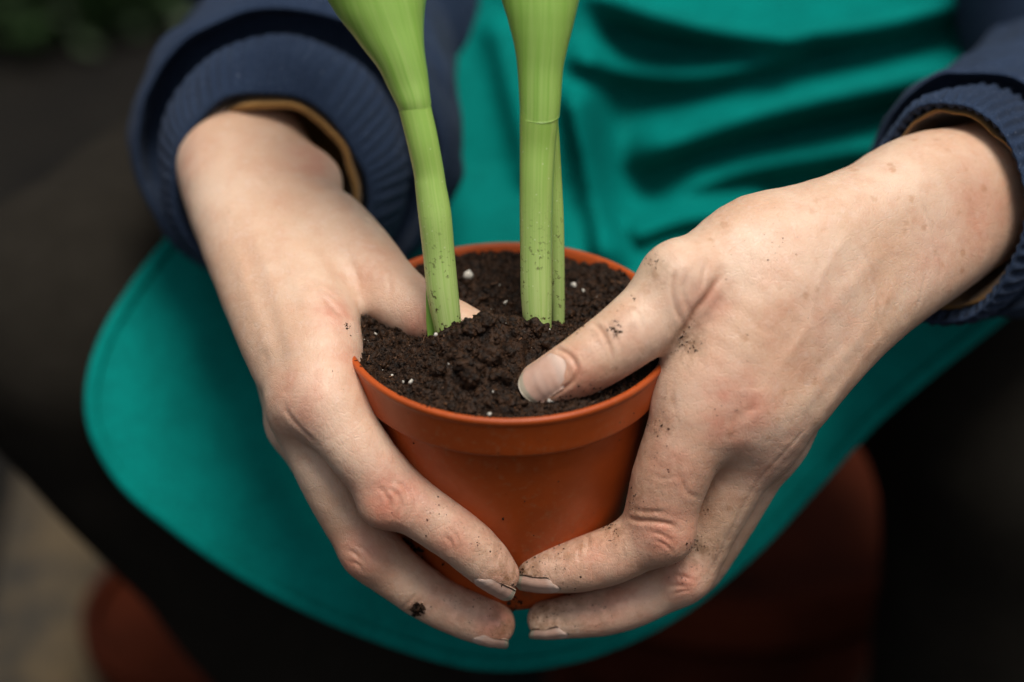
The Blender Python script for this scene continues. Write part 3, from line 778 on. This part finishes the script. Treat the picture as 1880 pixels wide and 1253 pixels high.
# trousers: thighs out to the knees, shins down to the floor
kneeL = pt(165, 600, -225); kneeR = pt(1905, 810, -240)
kL, kR = wv(kneeL), wv(kneeR)
def leg(knee, hip, foot):
    A = [np.append(wpt(*hip), 88), np.append((wpt(*hip) + knee) / 2, 78), np.append(knee, 66)]
    B = [np.append(knee, 66), np.append(knee * 0.55 + wpt(*foot) * 0.45, 62), np.append(wpt(*foot), 48)]
    return [Chain(A, mm=True), Chain(B, mm=True)]
hipL = (-0.07, 0.56, 0.40); hipR = (0.13, 0.56, 0.40)
footL = (kL[0] + 0.16, kL[1] + 0.02, 0.09); footR = (kR[0] + 0.00, kR[1] + 0.03, 0.09)
LEGS = leg(kneeL, hipL, footL) + leg(kneeR, hipR, footR)
def leg_fn(P):
    d = LEGS[0](P)
    for c in LEGS[1:]: d = smin(d, c(P), 20.0)
    return d + 3.0 * vnoise(P, 0.022, 8)
tV, tF = surface_nets(leg_fn, np.min([c.lo for c in LEGS], 0), np.max([c.hi for c in LEGS], 0), 7.0)
mk("trousers", to_world(tV), tF, M_TROUSER, person)
for f in (footL, footR):   # boots, toes towards the viewer
    b = [Chain([np.append(wpt(f[0], f[1], 0.075), 50), np.append(wpt(f[0], f[1] - 0.09, 0.05), 46), np.append(wpt(f[0], f[1] - 0.17, 0.042), 40)], mm=True)]
    V, F = surface_nets(lambda P: np.maximum(b[0](P), -((P @ np.array([0, math.cos(PITCH), math.sin(PITCH)])) - wpt(0, 0, 0.0) @ np.array([0, math.cos(PITCH), math.sin(PITCH)])) + 0.5), b[0].lo, b[0].hi, 6.0)
    mk("boot", to_world(V), F, M_TROUSER, person)

# ------------------------------------------------------------------ flower pot
def lathe(prof, n=160):
    prof = np.array(prof, float) * [1.035, 1.0]   # (r, h below the mouth)
    th = np.linspace(0, 2 * np.pi, n, endpoint=False)
    V = hf(prof[:, 0:1] * np.cos(th), -prof[:, 0:1] * np.sin(th), prof[:, 1:2] + 0 * th)
    return V.reshape(-1, 3), grid_faces(len(prof), n, True)
POT_O = to_world(hf(0, 0, 95.0)[None])[0]
prof = [(52.6, 8), (52.9, 14.2), (52.0, 15.2), (50.6, 15.6), (50.2, 17), (48.6, 32), (44.5, 61), (40.6, 87.5), (39.9, 91.5), (38.6, 94.2), (36.5, 95), (30, 95), (28, 93), (0.5, 93)]
V, F = lathe(catmull(np.array(prof), 4))
flower_pot = mk("flower_pot", to_world(V), F[:, ::-1], M_POT, origin=POT_O)
tag(flower_pot, "small round orange plastic flower pot full of soil, held between two hands", "flower pot")
prof = [(42.5, 60), (47.6, 22), (49.2, 16), (50.4, 14), (51.6, 4), (52.8, 0.6), (53.6, -0.2), (54.4, -0.25), (55.0, 0.2), (55.2, 1.0), (55.0, 2.0), (54.7, 3.0), (54.0, 9), (53.5, 14.2), (53.2, 15.1), (52.6, 15.6), (51.0, 15.8)]
V, F = lathe(catmull(np.array(prof), 4))
mk("rim", to_world(V), F[:, ::-1], M_POT, flower_pot)

# ------------------------------------------------------------------ soil
def hwh(px, py, h):   # pot coordinates of the point at this pixel and depth h below the mouth
    s, c = math.sin(PITCH), math.cos(PITCH); t = 0.0
    for _ in range(30):
        P = pt(px, py, t)[()]; f = (-P[1] - c * h) / s; t = -s * h + c * f
    return P[0], f
def soil_h(x, f):
    """height above the mouth, mm"""
    mx, mf = hwh(905, 640, -4)
    m = 15.5 * np.exp(-((x - mx) / 19) ** 2 - ((f - mf) / 14) ** 2)
    sx, sf = hwh(985, 615, -4); m = m + 5 * np.exp(-((x - sx) / 13) ** 2 - ((f - sf) / 11) ** 2)
    sx, sf = hwh(820, 630, -4); m = m + 4 * np.exp(-((x - sx) / 12) ** 2 - ((f - sf) / 10) ** 2)
    tx, tf = hwh(1000, 705, 2); m = m * (1 - 0.9 * np.exp(-((x - tx) / 12) ** 2 - ((f - tf) / 11) ** 2)); m = m - 2.5 * np.exp(-((x - tx) / 13) ** 2 - ((f - tf) / 10) ** 2)
    r = np.hypot(x, f)
    h = -3.2 + 2.2 * np.clip(-f / 35, 0, 1) + m * np.clip((53.5 - r) / 12, 0, 1) - 1.2 * np.exp(-((x + 36) / 14) ** 2 - ((f - 12) / 16) ** 2)
    q = np.stack([x, f, np.zeros_like(x)], 1)
    h = h + 1.6 * vnoise(q, 0.13, 1) + 1.7 * np.abs(vnoise(q, 0.30, 2)) - 0.6 + 1.0 * vnoise(q, 0.7, 3) + 0.55 * vnoise(q, 1.6, 4)
    return h
nr_, nt_ = 150, 420
rr = 53.9 * np.sqrt(np.linspace(0.0001, 1, nr_)); th = np.linspace(0, 2 * np.pi, nt_, endpoint=False)
X = (rr[:, None] * np.cos(th)).ravel(); Fv = (rr[:, None] * np.sin(th)).ravel()
SV = hf(X, Fv, -soil_h(X, Fv))
sV = [SV]; sF = [grid_faces(nr_, nt_, True)[:, ::-1]]; 
# crumbs, one irregular lump each
bm = bmesh.new(); bmesh.ops.create_icosphere(bm, subdivisions=1, radius=1.0)
IV = np.array([v.co[:] for v in bm.verts]); IF = np.array([[v.index for v in f.verts] for f in bm.faces]); bm.free()
def lumps(centres, sizes, squash=0.35):
    n = len(centres)
    R = RNG.normal(size=(n, 3, 3)); Q, _ = np.linalg.qr(R)
    sc = 1 + squash * RNG.uniform(-1, 1, (n, 1, 3))
    rad = 1 + 0.55 * RNG.uniform(-1, 1, (n, len(IV), 1))
    V = (IV[None] * rad * sc) @ Q * np.asarray(sizes)[:, None, None] + np.asarray(centres)[:, None]
    F = IF[None] + (np.arange(n) * len(IV))[:, None, None]
    return V.reshape(-1, 3), F.reshape(-1, 3)
n = 15000
a = RNG.uniform(0, 2 * np.pi, n); r = 52.4 * np.sqrt(RNG.uniform(0, 1, n))
cx, cf = r * np.cos(a), r * np.sin(a)
sz = 0.24 * np.exp(RNG.normal(0, 0.55, n)); sz = np.clip(sz, 0.10, 1.3)
LV, LF = lumps(hf(cx, cf, -(soil_h(cx, cf) + 0.25 * sz)), sz)
n = 150; a = RNG.uniform(0, 2 * np.pi, n); r = 48.0 * np.sqrt(RNG.uniform(0, 1, n)); cx, cf = r * np.cos(a), r * np.sin(a); sz = RNG.uniform(0.8, 1.9, n)
LV2, LF2 = lumps(hf(cx, cf, -(soil_h(cx, cf) + 0.1 * sz)), sz, 0.5)
SO = to_world(hf(0, 0, 20.0)[None])[0]
bm = bmesh.new(); bmesh.ops.create_icosphere(bm, subdivisions=4, radius=1.0)
KV = np.array([v.co[:] for v in bm.verts]); KF = np.array([[v.index for v in f.verts] for f in bm.faces]); bm.free()
cV, cF = [], []
for k in range(95):
    if k < 60:
        x0, f0 = hwh(RNG.normal(900, 62), RNG.normal(645, 42), -5); R_ = RNG.uniform(1.3, 3.6)
    else:
        a0 = RNG.uniform(0, 6.283); q0 = 47 * math.sqrt(RNG.uniform(0, 1)); x0, f0 = q0 * math.cos(a0), q0 * math.sin(a0); R_ = RNG.uniform(1.0, 2.4)
    if math.hypot(x0, f0) > 49: continue
    tx, tf = hwh(1000, 705, 2)
    if math.hypot(x0 - tx, f0 - tf) < 13: continue
    h0 = float(soil_h(np.array([x0]), np.array([f0]))[0])
    D = KV * [RNG.uniform(.8, 1.3), RNG.uniform(.7, 1.1), RNG.uniform(.7, 1.1)]
    D = D * (1 + 0.30 * vnoise(KV + k * 3.1, 1.6, 1) + 0.24 * vnoise(KV + k * 3.1, 4.0, 2) + 0.14 * vnoise(KV + k * 3.1, 9.0, 3))[:, None]
    cF.append(KF + len(KV) * len(cV)); cV.append(hf(x0, f0, -(h0 + 0.15 * R_)) + D * R_)
cV = np.concatenate(cV); cF = np.concatenate(cF)
tri = lambda q: np.concatenate([q[:, [0, 1, 2]], q[:, [0, 2, 3]]])
o1 = len(SV); o2 = o1 + len(LV)
soil = mk("potting_soil", to_world(np.concatenate([SV, LV, LV2, cV])), np.concatenate([tri(sF[0]), LF + o1, LF2 + o2, cF + o2 + len(LV2)]), M_SOIL, origin=SO, smooth=False)
tag(soil, "dark crumbly potting soil heaped in the orange flower pot", "soil", kind="stuff")
# bark fibres
n = 260; a = RNG.uniform(0, 2 * np.pi, n); r = 51.0 * np.sqrt(RNG.uniform(0, 1, n)); cx, cf = r * np.cos(a), r * np.sin(a)
sz = RNG.uniform(0.16, 0.42, n); keep = IV.copy(); IV = IV * [4.2, 0.8, 0.7]
V, F = lumps(hf(cx, cf, -(soil_h(cx, cf) + 0.35)), sz, 0.5); IV = keep
M_BARK = NT("bark"); M_BARK = M_BARK.fin(M_BARK.mix(M_BARK.ramp(M_BARK.noise(160, 2), 0.35, 0.65), (0.035, 0.016, 0.007), (0.135, 0.058, 0.022)), 0.8)
bk = mk("bark_fibres", to_world(V), F, M_BARK, origin=SO, smooth=False)
tag(bk, "short brown bark fibres lying among the dark soil crumbs", "bark fibres", kind="stuff")
# white grains
spots = [(898, 681, .9), (868, 752, 1.1), (858, 510, 1.6), (1052, 528, 1.0), (1071, 536, .7), (755, 719, .9), (741, 703, .6), (927, 572, .8), (963, 622, .7), (865, 632, .6), (800, 632, .7), (1010, 738, .9), (690, 615, .5), (720, 690, .5), (843, 560, .5), (1016, 492, .7), (690, 700, .5), (905, 735, .5)]
cc = []; ss = []
for px, py, s in spots:
    h = 0.0
    for _ in range(8):
        x, f = hwh(px, py, h); h = -float(soil_h(np.array([x]), np.array([f]))[0])
    cc.append(hf(x, f, h - 0.3 * s)); ss.append(s)
for _ in range(130):
    a = random.uniform(0, 6.283); r = 50 * math.sqrt(random.random()); x, f = r * math.cos(a), r * math.sin(a)
    cc.append(hf(x, f, -float(soil_h(np.array([x]), np.array([f]))[0]) - 0.25)); ss.append(0.08 + 0.24 * random.random() ** 3)
V, F = lumps(np.array(cc), np.array(ss))
pl = mk("perlite_grains", to_world(V), F, M_PERL, origin=SO, smooth=False)
tag(pl, "tiny white perlite grains scattered over the dark soil", "perlite", kind="stuff")

# ------------------------------------------------------------------ plants
def tube(path, n=48, sub=6, flat=1.0):
    """path rows (px,py,t,r px); returns V,F,ang,len"""
    A = np.array(path, float)
    C = catmull(np.concatenate([pt(A[:, 0], A[:, 1], A[:, 2]), px2mm(A[:, 3], A[:, 2])[:, None]], 1), sub)
    P = C[:, :3]; tg = nrm(np.gradient(P, axis=0))
    x = nrm(np.array([1.0, 0, 0]) - tg * tg[:, 0:1]); z = np.cross(x, tg)
    th = np.linspace(0, 2 * np.pi, n, endpoint=False)
    V = P[:, None] + C[:, 3, None, None] * (np.cos(th)[None, :, None] * x[:, None] + flat * np.sin(th)[None, :, None] * z[:, None])
    ln = np.concatenate([[0], np.cumsum(np.linalg.norm(np.diff(P, axis=0), axis=1))])
    return V.reshape(-1, 3), grid_faces(len(P), n, True), np.tile(th, len(P)), np.repeat(ln, n)

def leaf(path, dip, n=61, sub=8, turn=0.0, lenoff=55.0, thick=0.45):
    """wrapped leaf: rows (px,py,t,half width px,half angle deg); the lower edge dips by dip mm at the front"""
    A = np.array(path, float)
    C = catmull(np.concatenate([pt(A[:, 0], A[:, 1], A[:, 2]), px2mm(A[:, 3], A[:, 2])[:, None], A[:, 4:5]], 1), sub)
    P = C[:, :3]; tg = nrm(np.gradient(P, axis=0))
    x = nrm(np.array([1.0, 0, 0]) - tg * tg[:, 0:1]); z = np.cross(x, tg); z = np.where(z[:, 2:3] < 0, -z, z)
    ln = np.concatenate([[0], np.cumsum(np.linalg.norm(np.diff(P, axis=0), axis=1))])
    s = np.linspace(-1, 1, n)
    al = np.radians(C[:, 4]); hw = C[:, 3]; rho = np.where(al >= np.pi / 2, hw, hw / np.sin(np.minimum(al, np.pi / 2)))
    th = s[None] * al[:, None] + turn
    back = 0.9 * np.maximum(hw - hw[0], 0)     # the front stays in line with the stalk while the sides open
    wav = 1 + 0.02 * np.sin(ln[:, None] * 0.12 + 3 * s[None]) 
    out = P[:, None] + (rho[:, None] * wav * np.sin(th))[..., None] * x[:, None] + (rho[:, None] * wav * np.cos(th) - np.maximum(rho - hw, 0)[:, None] - back[:, None])[..., None] * z[:, None]
    inn = P[:, None] + ((rho[:, None] * wav - thick) * np.sin(th))[..., None] * x[:, None] + ((rho[:, None] * wav - thick) * np.cos(th) - np.maximum(rho - hw, 0)[:, None] - back[:, None])[..., None] * z[:, None]
    shift = dip * np.maximum(0, np.cos(th)) * np.exp(-ln / 10)[:, None]
    out = out - shift[..., None] * tg[:, None]; inn = inn - shift[..., None] * tg[:, None]
    m = len(P); V = np.concatenate([out.reshape(-1, 3), inn.reshape(-1, 3)])
    F1 = grid_faces(m, n); N_ = m * n
    rim = [i * n for i in range(m)] + [(m - 1) * n + j for j in range(1, n)] + [i * n + n - 1 for i in range(m - 2, -1, -1)] + [j for j in range(n - 2, 0, -1)]
    rim = np.array(rim); r2 = np.roll(rim, -1)
    F3 = np.stack([rim, r2, r2 + N_, rim + N_], 1)
    return V, np.concatenate([F1, F1[:, ::-1] + N_, F3[:, ::-1]]), np.tile(np.tile(s, m), 2), np.tile(np.repeat(ln, n), 2) + lenoff

def empty(name, w):
    o = bpy.data.objects.new(name, None); COL.objects.link(o); o.location = w; o["_o"] = [float(v) for v in w]; o.empty_display_size = 0.02
    return o

b = to_world(pt(826, 640, 12)[None])[0]
pA = empty("seedling", b); tag(pA, "left leaning green shoot with one flared leaf, its stalk beside the buried thumb", "plant", "green shoots planted in the orange pot")
V, F, a, l = tube([(827, 650, 9, 25), (824, 612, 12, 25), (813, 540, 16, 29), (806, 470, 19, 29.3), (800, 410, 22, 30.4), (796, 378, 23, 30.2), (791, 345, 24, 28.6), (787, 315, 25, 28), (776, 260, 28, 29), (762, 200, 30, 30), (752, 150, 32, 30)])
mk("stalk", to_world(V), F, M_STEM, pA, attrs=dict(ang=a, len=l))
V, F, a, l = leaf([(761.5, 195, 30, 30.5, 172), (757, 180, 31, 33, 172), (748, 150, 32, 39, 165), (735, 108, 34, 47, 150), (716, 55, 36, 66, 125), (698, 0, 38, 88, 105), (672, -90, 40, 112, 85), (640, -220, 40, 128, 70), (600, -370, 34, 112, 60), (560, -510, 22, 70, 55), (535, -600, 10, 14, 55)], 1.8, turn=-0.15)
mk("leaf", to_world(V), F, M_LEAF, pA, attrs=dict(ang=a, len=l))
V, F, a, l = tube([(797, 640, 7, 9), (791, 600, 9, 8), (787, 560, 11, 5), (784, 525, 12, 2)], n=20, flat=0.5)
o = mk("basal_leaf", to_world(V), F, M_LEAF, pA, attrs=dict(ang=a * 0, len=l + 110)); o["label"] = "thin dark green blade against the stalk"

b = to_world(pt(988, 625, 10)[None])[0]
pB = empty("seedling", b); tag(pB, "upright green shoot right of centre with a thinner stalk pressed behind it", "plant", "green shoots planted in the orange pot")
V, F, a, l = tube([(987, 640, 7, 25), (987, 605, 10, 25.5), (985, 540, 13, 29), (984, 470, 16, 29), (984, 400, 19, 30), (985, 330, 22, 31), (987, 270, 24, 33), (990, 210, 27, 36), (992, 150, 29, 36)])
mk("stalk", to_world(V), F, M_STEM, pB, attrs=dict(ang=a, len=l))
V, F, a, l = tube([(1025, 605, -10, 11.5), (1025, 560, -7, 12), (1023, 480, -2, 13.5), (1020, 400, 3, 15), (1014, 320, 8, 17), (1007, 250, 14, 20), (1000, 195, 19, 22)], n=36)
mk("rear_stalk", to_world(V), F, M_STEM, pB, attrs=dict(ang=a + 1, len=l))
V, F, a, l = leaf([(990.3, 210, 27, 36.5, 172), (991, 185, 28, 38.2, 170), (992, 130, 30, 42, 160), (994, 90, 32, 49, 145), (995, 50, 34, 59, 125), (994, 0, 36, 71, 108), (988, -100, 38, 96, 88), (980, -240, 36, 112, 72), (972, -400, 26, 96, 62), (965, -540, 12, 52, 56), (962, -610, 4, 12, 56)], 2.2, turn=0.12)
mk("leaf", to_world(V), F, M_LEAF, pB, attrs=dict(ang=a, len=l))

# ------------------------------------------------------------------ loose crumbs on skin, rim and pot
cc = []; ss = []
JOBS = {}
def scatter(fn, px, py, spread, n, smin_, smax_):
    r = np.random.default_rng(int(px * 7 + py)); X = r.normal(0, spread, (n, 2))
    n = int(n * 1.6); X = r.normal(0, spread, (n, 2))
    JOBS.setdefault(fn, []).append(np.stack([px + X[:, 0], py + X[:, 1], smin_ + (smax_ - smin_) * r.random(n) ** 2.5], 1))
for a in [(765, 1120, 5, 60, .25, 1.3), (900, 995, 12, 12, .12, .45), (800, 960, 28, 18, .1, .35), (860, 1110, 25, 12, .1, .45), (935, 1080, 8, 16, .15, .5), (905, 1120, 18, 10, .12, .4), (780, 615, 5, 12, .15, .5), (640, 690, 40, 5, .1, .25), (700, 960, 30, 6, .1, .3), (640, 600, 5, 12, .15, .5)]: scatter(L_FN, *a)
for a in [(1258, 628, 10, 70, .1, .55), (1128, 605, 6, 26, .12, .6), (1210, 780, 12, 16, .1, .45), (1212, 700, 12, 8, .1, .35), (1118, 972, 10, 28, .1, .5), (1160, 925, 9, 20, .1, .4), (1000, 1005, 20, 12, .1, .4), (955, 1050, 7, 26, .15, .55), (1278, 1005, 10, 20, .1, .4), (980, 1135, 12, 22, .12, .5), (1050, 1110, 25, 16, .1, .4),
          (1240, 850, 30, 10, .1, .35), (1420, 462, 14, 7, .12, .35), (1360, 420, 60, 12, .1, .3), (1450, 620, 70, 12, .1, .35), (1150, 545, 14, 8, .1, .35), (1200, 480, 10, 12, .12, .4), (1060, 595, 12, 14, .15, .5), (1080, 730, 14, 22, .15, .6), (1040, 738, 8, 20, .15, .6), (1280, 930, 20, 10, .1, .3), (1340, 760, 16, 8, .1, .35), (1150, 720, 12, 16, .15, .5), (1250, 1055, 20, 12, .1, .3)]: scatter(R_FN, *a)
for fn_, L_ in JOBS.items():
    A_ = np.concatenate(L_)
    for p, sz_ in zip(trace(fn_, A_[:, 0], A_[:, 1]), A_[:, 2]):
        if not np.isnan(p[0]): cc.append(p); ss.append(sz_)
# on the rim and wall
def wall_r(h): return np.interp(h, [0, 14, 16, 32, 62, 90], [56.9, 55.3, 52.1, 50.3, 46.0, 42.0])
r = np.random.default_rng(3)
for _ in range(130):
    th_ = r.uniform(0.15, 3.0); cc.append(hf(55.7 * math.cos(th_), 55.7 * math.sin(th_), -0.1)); ss.append(0.12 + 0.5 * r.random() ** 3)
for _ in range(46):
    th_ = r.uniform(0.5, 2.6); h_ = r.uniform(3, 85); R_ = float(wall_r(h_)); cc.append(hf(R_ * math.cos(th_), R_ * math.sin(th_), h_)); ss.append(0.1 + 0.4 * r.random() ** 3)
for _ in range(120):
    th_ = r.normal(2.45, 0.1); h_ = r.normal(80, 5); R_ = float(wall_r(h_)) + 0.5; cc.append(hf(R_ * math.cos(th_), R_ * math.sin(th_), h_)); ss.append(0.2 + 0.9 * r.random() ** 2)
for _ in range(26):
    th_ = r.normal(1.55, 0.05); h_ = r.normal(88, 2); R_ = float(wall_r(h_)) + 0.5; cc.append(hf(R_ * math.cos(th_), R_ * math.sin(th_), h_)); ss.append(0.2 + 0.6 * r.random() ** 2)
V, F = lumps(np.array(cc), np.array(ss) * 0.8, 0.5)
cr = mk("soil_crumbs", to_world(V), F, M_CRUMB, origin=SO, smooth=False)
tag(cr, "loose dark soil crumbs stuck to the fingers and the pot rim", "soil crumbs", kind="stuff")

# ------------------------------------------------------------------ things on the floor
def floor_pt(px, py):
    d = FWD + (px - 940) / PW * KW * RT + (626.5 - py) / PW * KW * UP
    k = -CAM[2] / d[2]; return CAM + k * d
def big_pot(c, R, H, label, group="terracotta pots on the floor"):
    prof = np.array([(0.001, .9 * H), (.86 * R, .9 * H), (.9 * R, H), (.93 * R, 1.005 * H), (R, H), (1.0 * R, .82 * H), (.93 * R, .81 * H), (.70 * R, 0.02), (.68 * R, 0.0), (0.001, 0.0)])
    P = catmull(prof, 3); n = 64; th = np.linspace(0, 2 * np.pi, n, endpoint=False)
    V = np.stack([c[0] + P[:, :1] * np.cos(th), c[1] + P[:, :1] * np.sin(th), P[:, 1:] + 0 * th], -1).reshape(-1, 3)
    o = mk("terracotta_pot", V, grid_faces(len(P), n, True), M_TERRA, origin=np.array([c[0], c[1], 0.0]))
    tag(o, label, "plant pot", group); return o
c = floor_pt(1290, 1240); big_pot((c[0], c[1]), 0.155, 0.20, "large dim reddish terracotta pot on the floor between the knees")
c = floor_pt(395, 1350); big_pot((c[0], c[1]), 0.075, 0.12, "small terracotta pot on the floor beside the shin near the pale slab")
M_SLAB = NT("pale_stone"); _n = M_SLAB.noise(14, 5, 0.65)
M_SLAB = M_SLAB.fin(M_SLAB.mix(M_SLAB.ramp(_n, 0.35, 0.65), (0.022, 0.019, 0.014), (0.090, 0.062, 0.030)), 0.9, M_SLAB.bump(_n, 0.5, 0.01))
c0 = floor_pt(120, 1160)
bm = bmesh.new(); bmesh.ops.create_cube(bm, size=1.0)
for v in bm.verts: v.co = Vector((v.co.x * 0.10, v.co.y * 0.34, v.co.z * 0.04 + 0.02))
bmesh.ops.bevel(bm, geom=bm.edges[:], offset=0.008, segments=2, affect='EDGES')
Vb = np.array([v.co[:] for v in bm.verts]); Fb = [[v.index for v in f.verts] for f in bm.faces]; bm.free()
ca, sa = math.cos(0.12), math.sin(0.12)
Vb = np.stack([Vb[:, 0] * ca - Vb[:, 1] * sa + c0[0], Vb[:, 0] * sa + Vb[:, 1] * ca + c0[1], Vb[:, 2]], 1)
sl = mk("paving_slab", Vb, Fb, M_SLAB, origin=np.array([c0[0], c0[1], 0.0]), smooth=False)
tag(sl, "pale weathered stone slab lying on the earth beside the black shin", "paving slab")

# low leafy plant far behind
M_BUSH = NT("bush_leaf"); M_BUSH = M_BUSH.fin(M_BUSH.mix(M_BUSH.noise(20, 2), (0.012, 0.034, 0.006), (0.020, 0.055, 0.009)), 0.6)
def bush(px, py, R, n, label):
    c = floor_pt(px, py); r = np.random.default_rng(int(px) + 500)
    root = empty("bush", np.array([c[0], c[1], 0.0])); tag(root, label, "bush", "bushes behind the person")
    d = nrm(r.normal(size=(n, 3))); d[:, 2] = np.abs(d[:, 2])
    P = np.array([c[0], c[1], 0.03]) + d * (R * r.uniform(0.4, 1, (n, 1)) ** 0.6)
    a = nrm(r.normal(size=(n, 3)) + d); b_ = nrm(np.cross(a, r.normal(size=(n, 3))))
    L_ = R * 0.22; W_ = R * 0.075
    V = np.stack([P, P + a * L_ * 0.5 + b_ * W_, P + a * L_, P + a * L_ * 0.5 - b_ * W_], 1).reshape(-1, 3)
    mk("foliage", V, np.arange(n * 4).reshape(-1, 4), M_BUSH, root, smooth=False)
    V, F = [], []
    for k in range(7):
        e = nrm(r.normal(size=3) * [1, 1, .3] + [0, 0, 1]) * R * 0.8
        for q, w in ((np.zeros(3), 0.006), (e, 0.002)):
            for j in range(5):
                V.append(np.array([c[0], c[1], 0]) + q + [w * math.cos(j * 1.2566), w * math.sin(j * 1.2566), 0])
        F += [[k * 10 + j, k * 10 + (j + 1) % 5, k * 10 + 5 + (j + 1) % 5, k * 10 + 5 + j] for j in range(5)]
    mk("stem", np.array(V), F, M_BUSH, root)
bush(60, 20, 0.20, 900, "low green bush at the far edge of the dark floor, leftmost")
bush(215, 5, 0.16, 700, "low green bush at the far edge of the dark floor, nearest the navy sleeve")

for o in list(bpy.data.objects):
    if "_o" in o: del o["_o"]
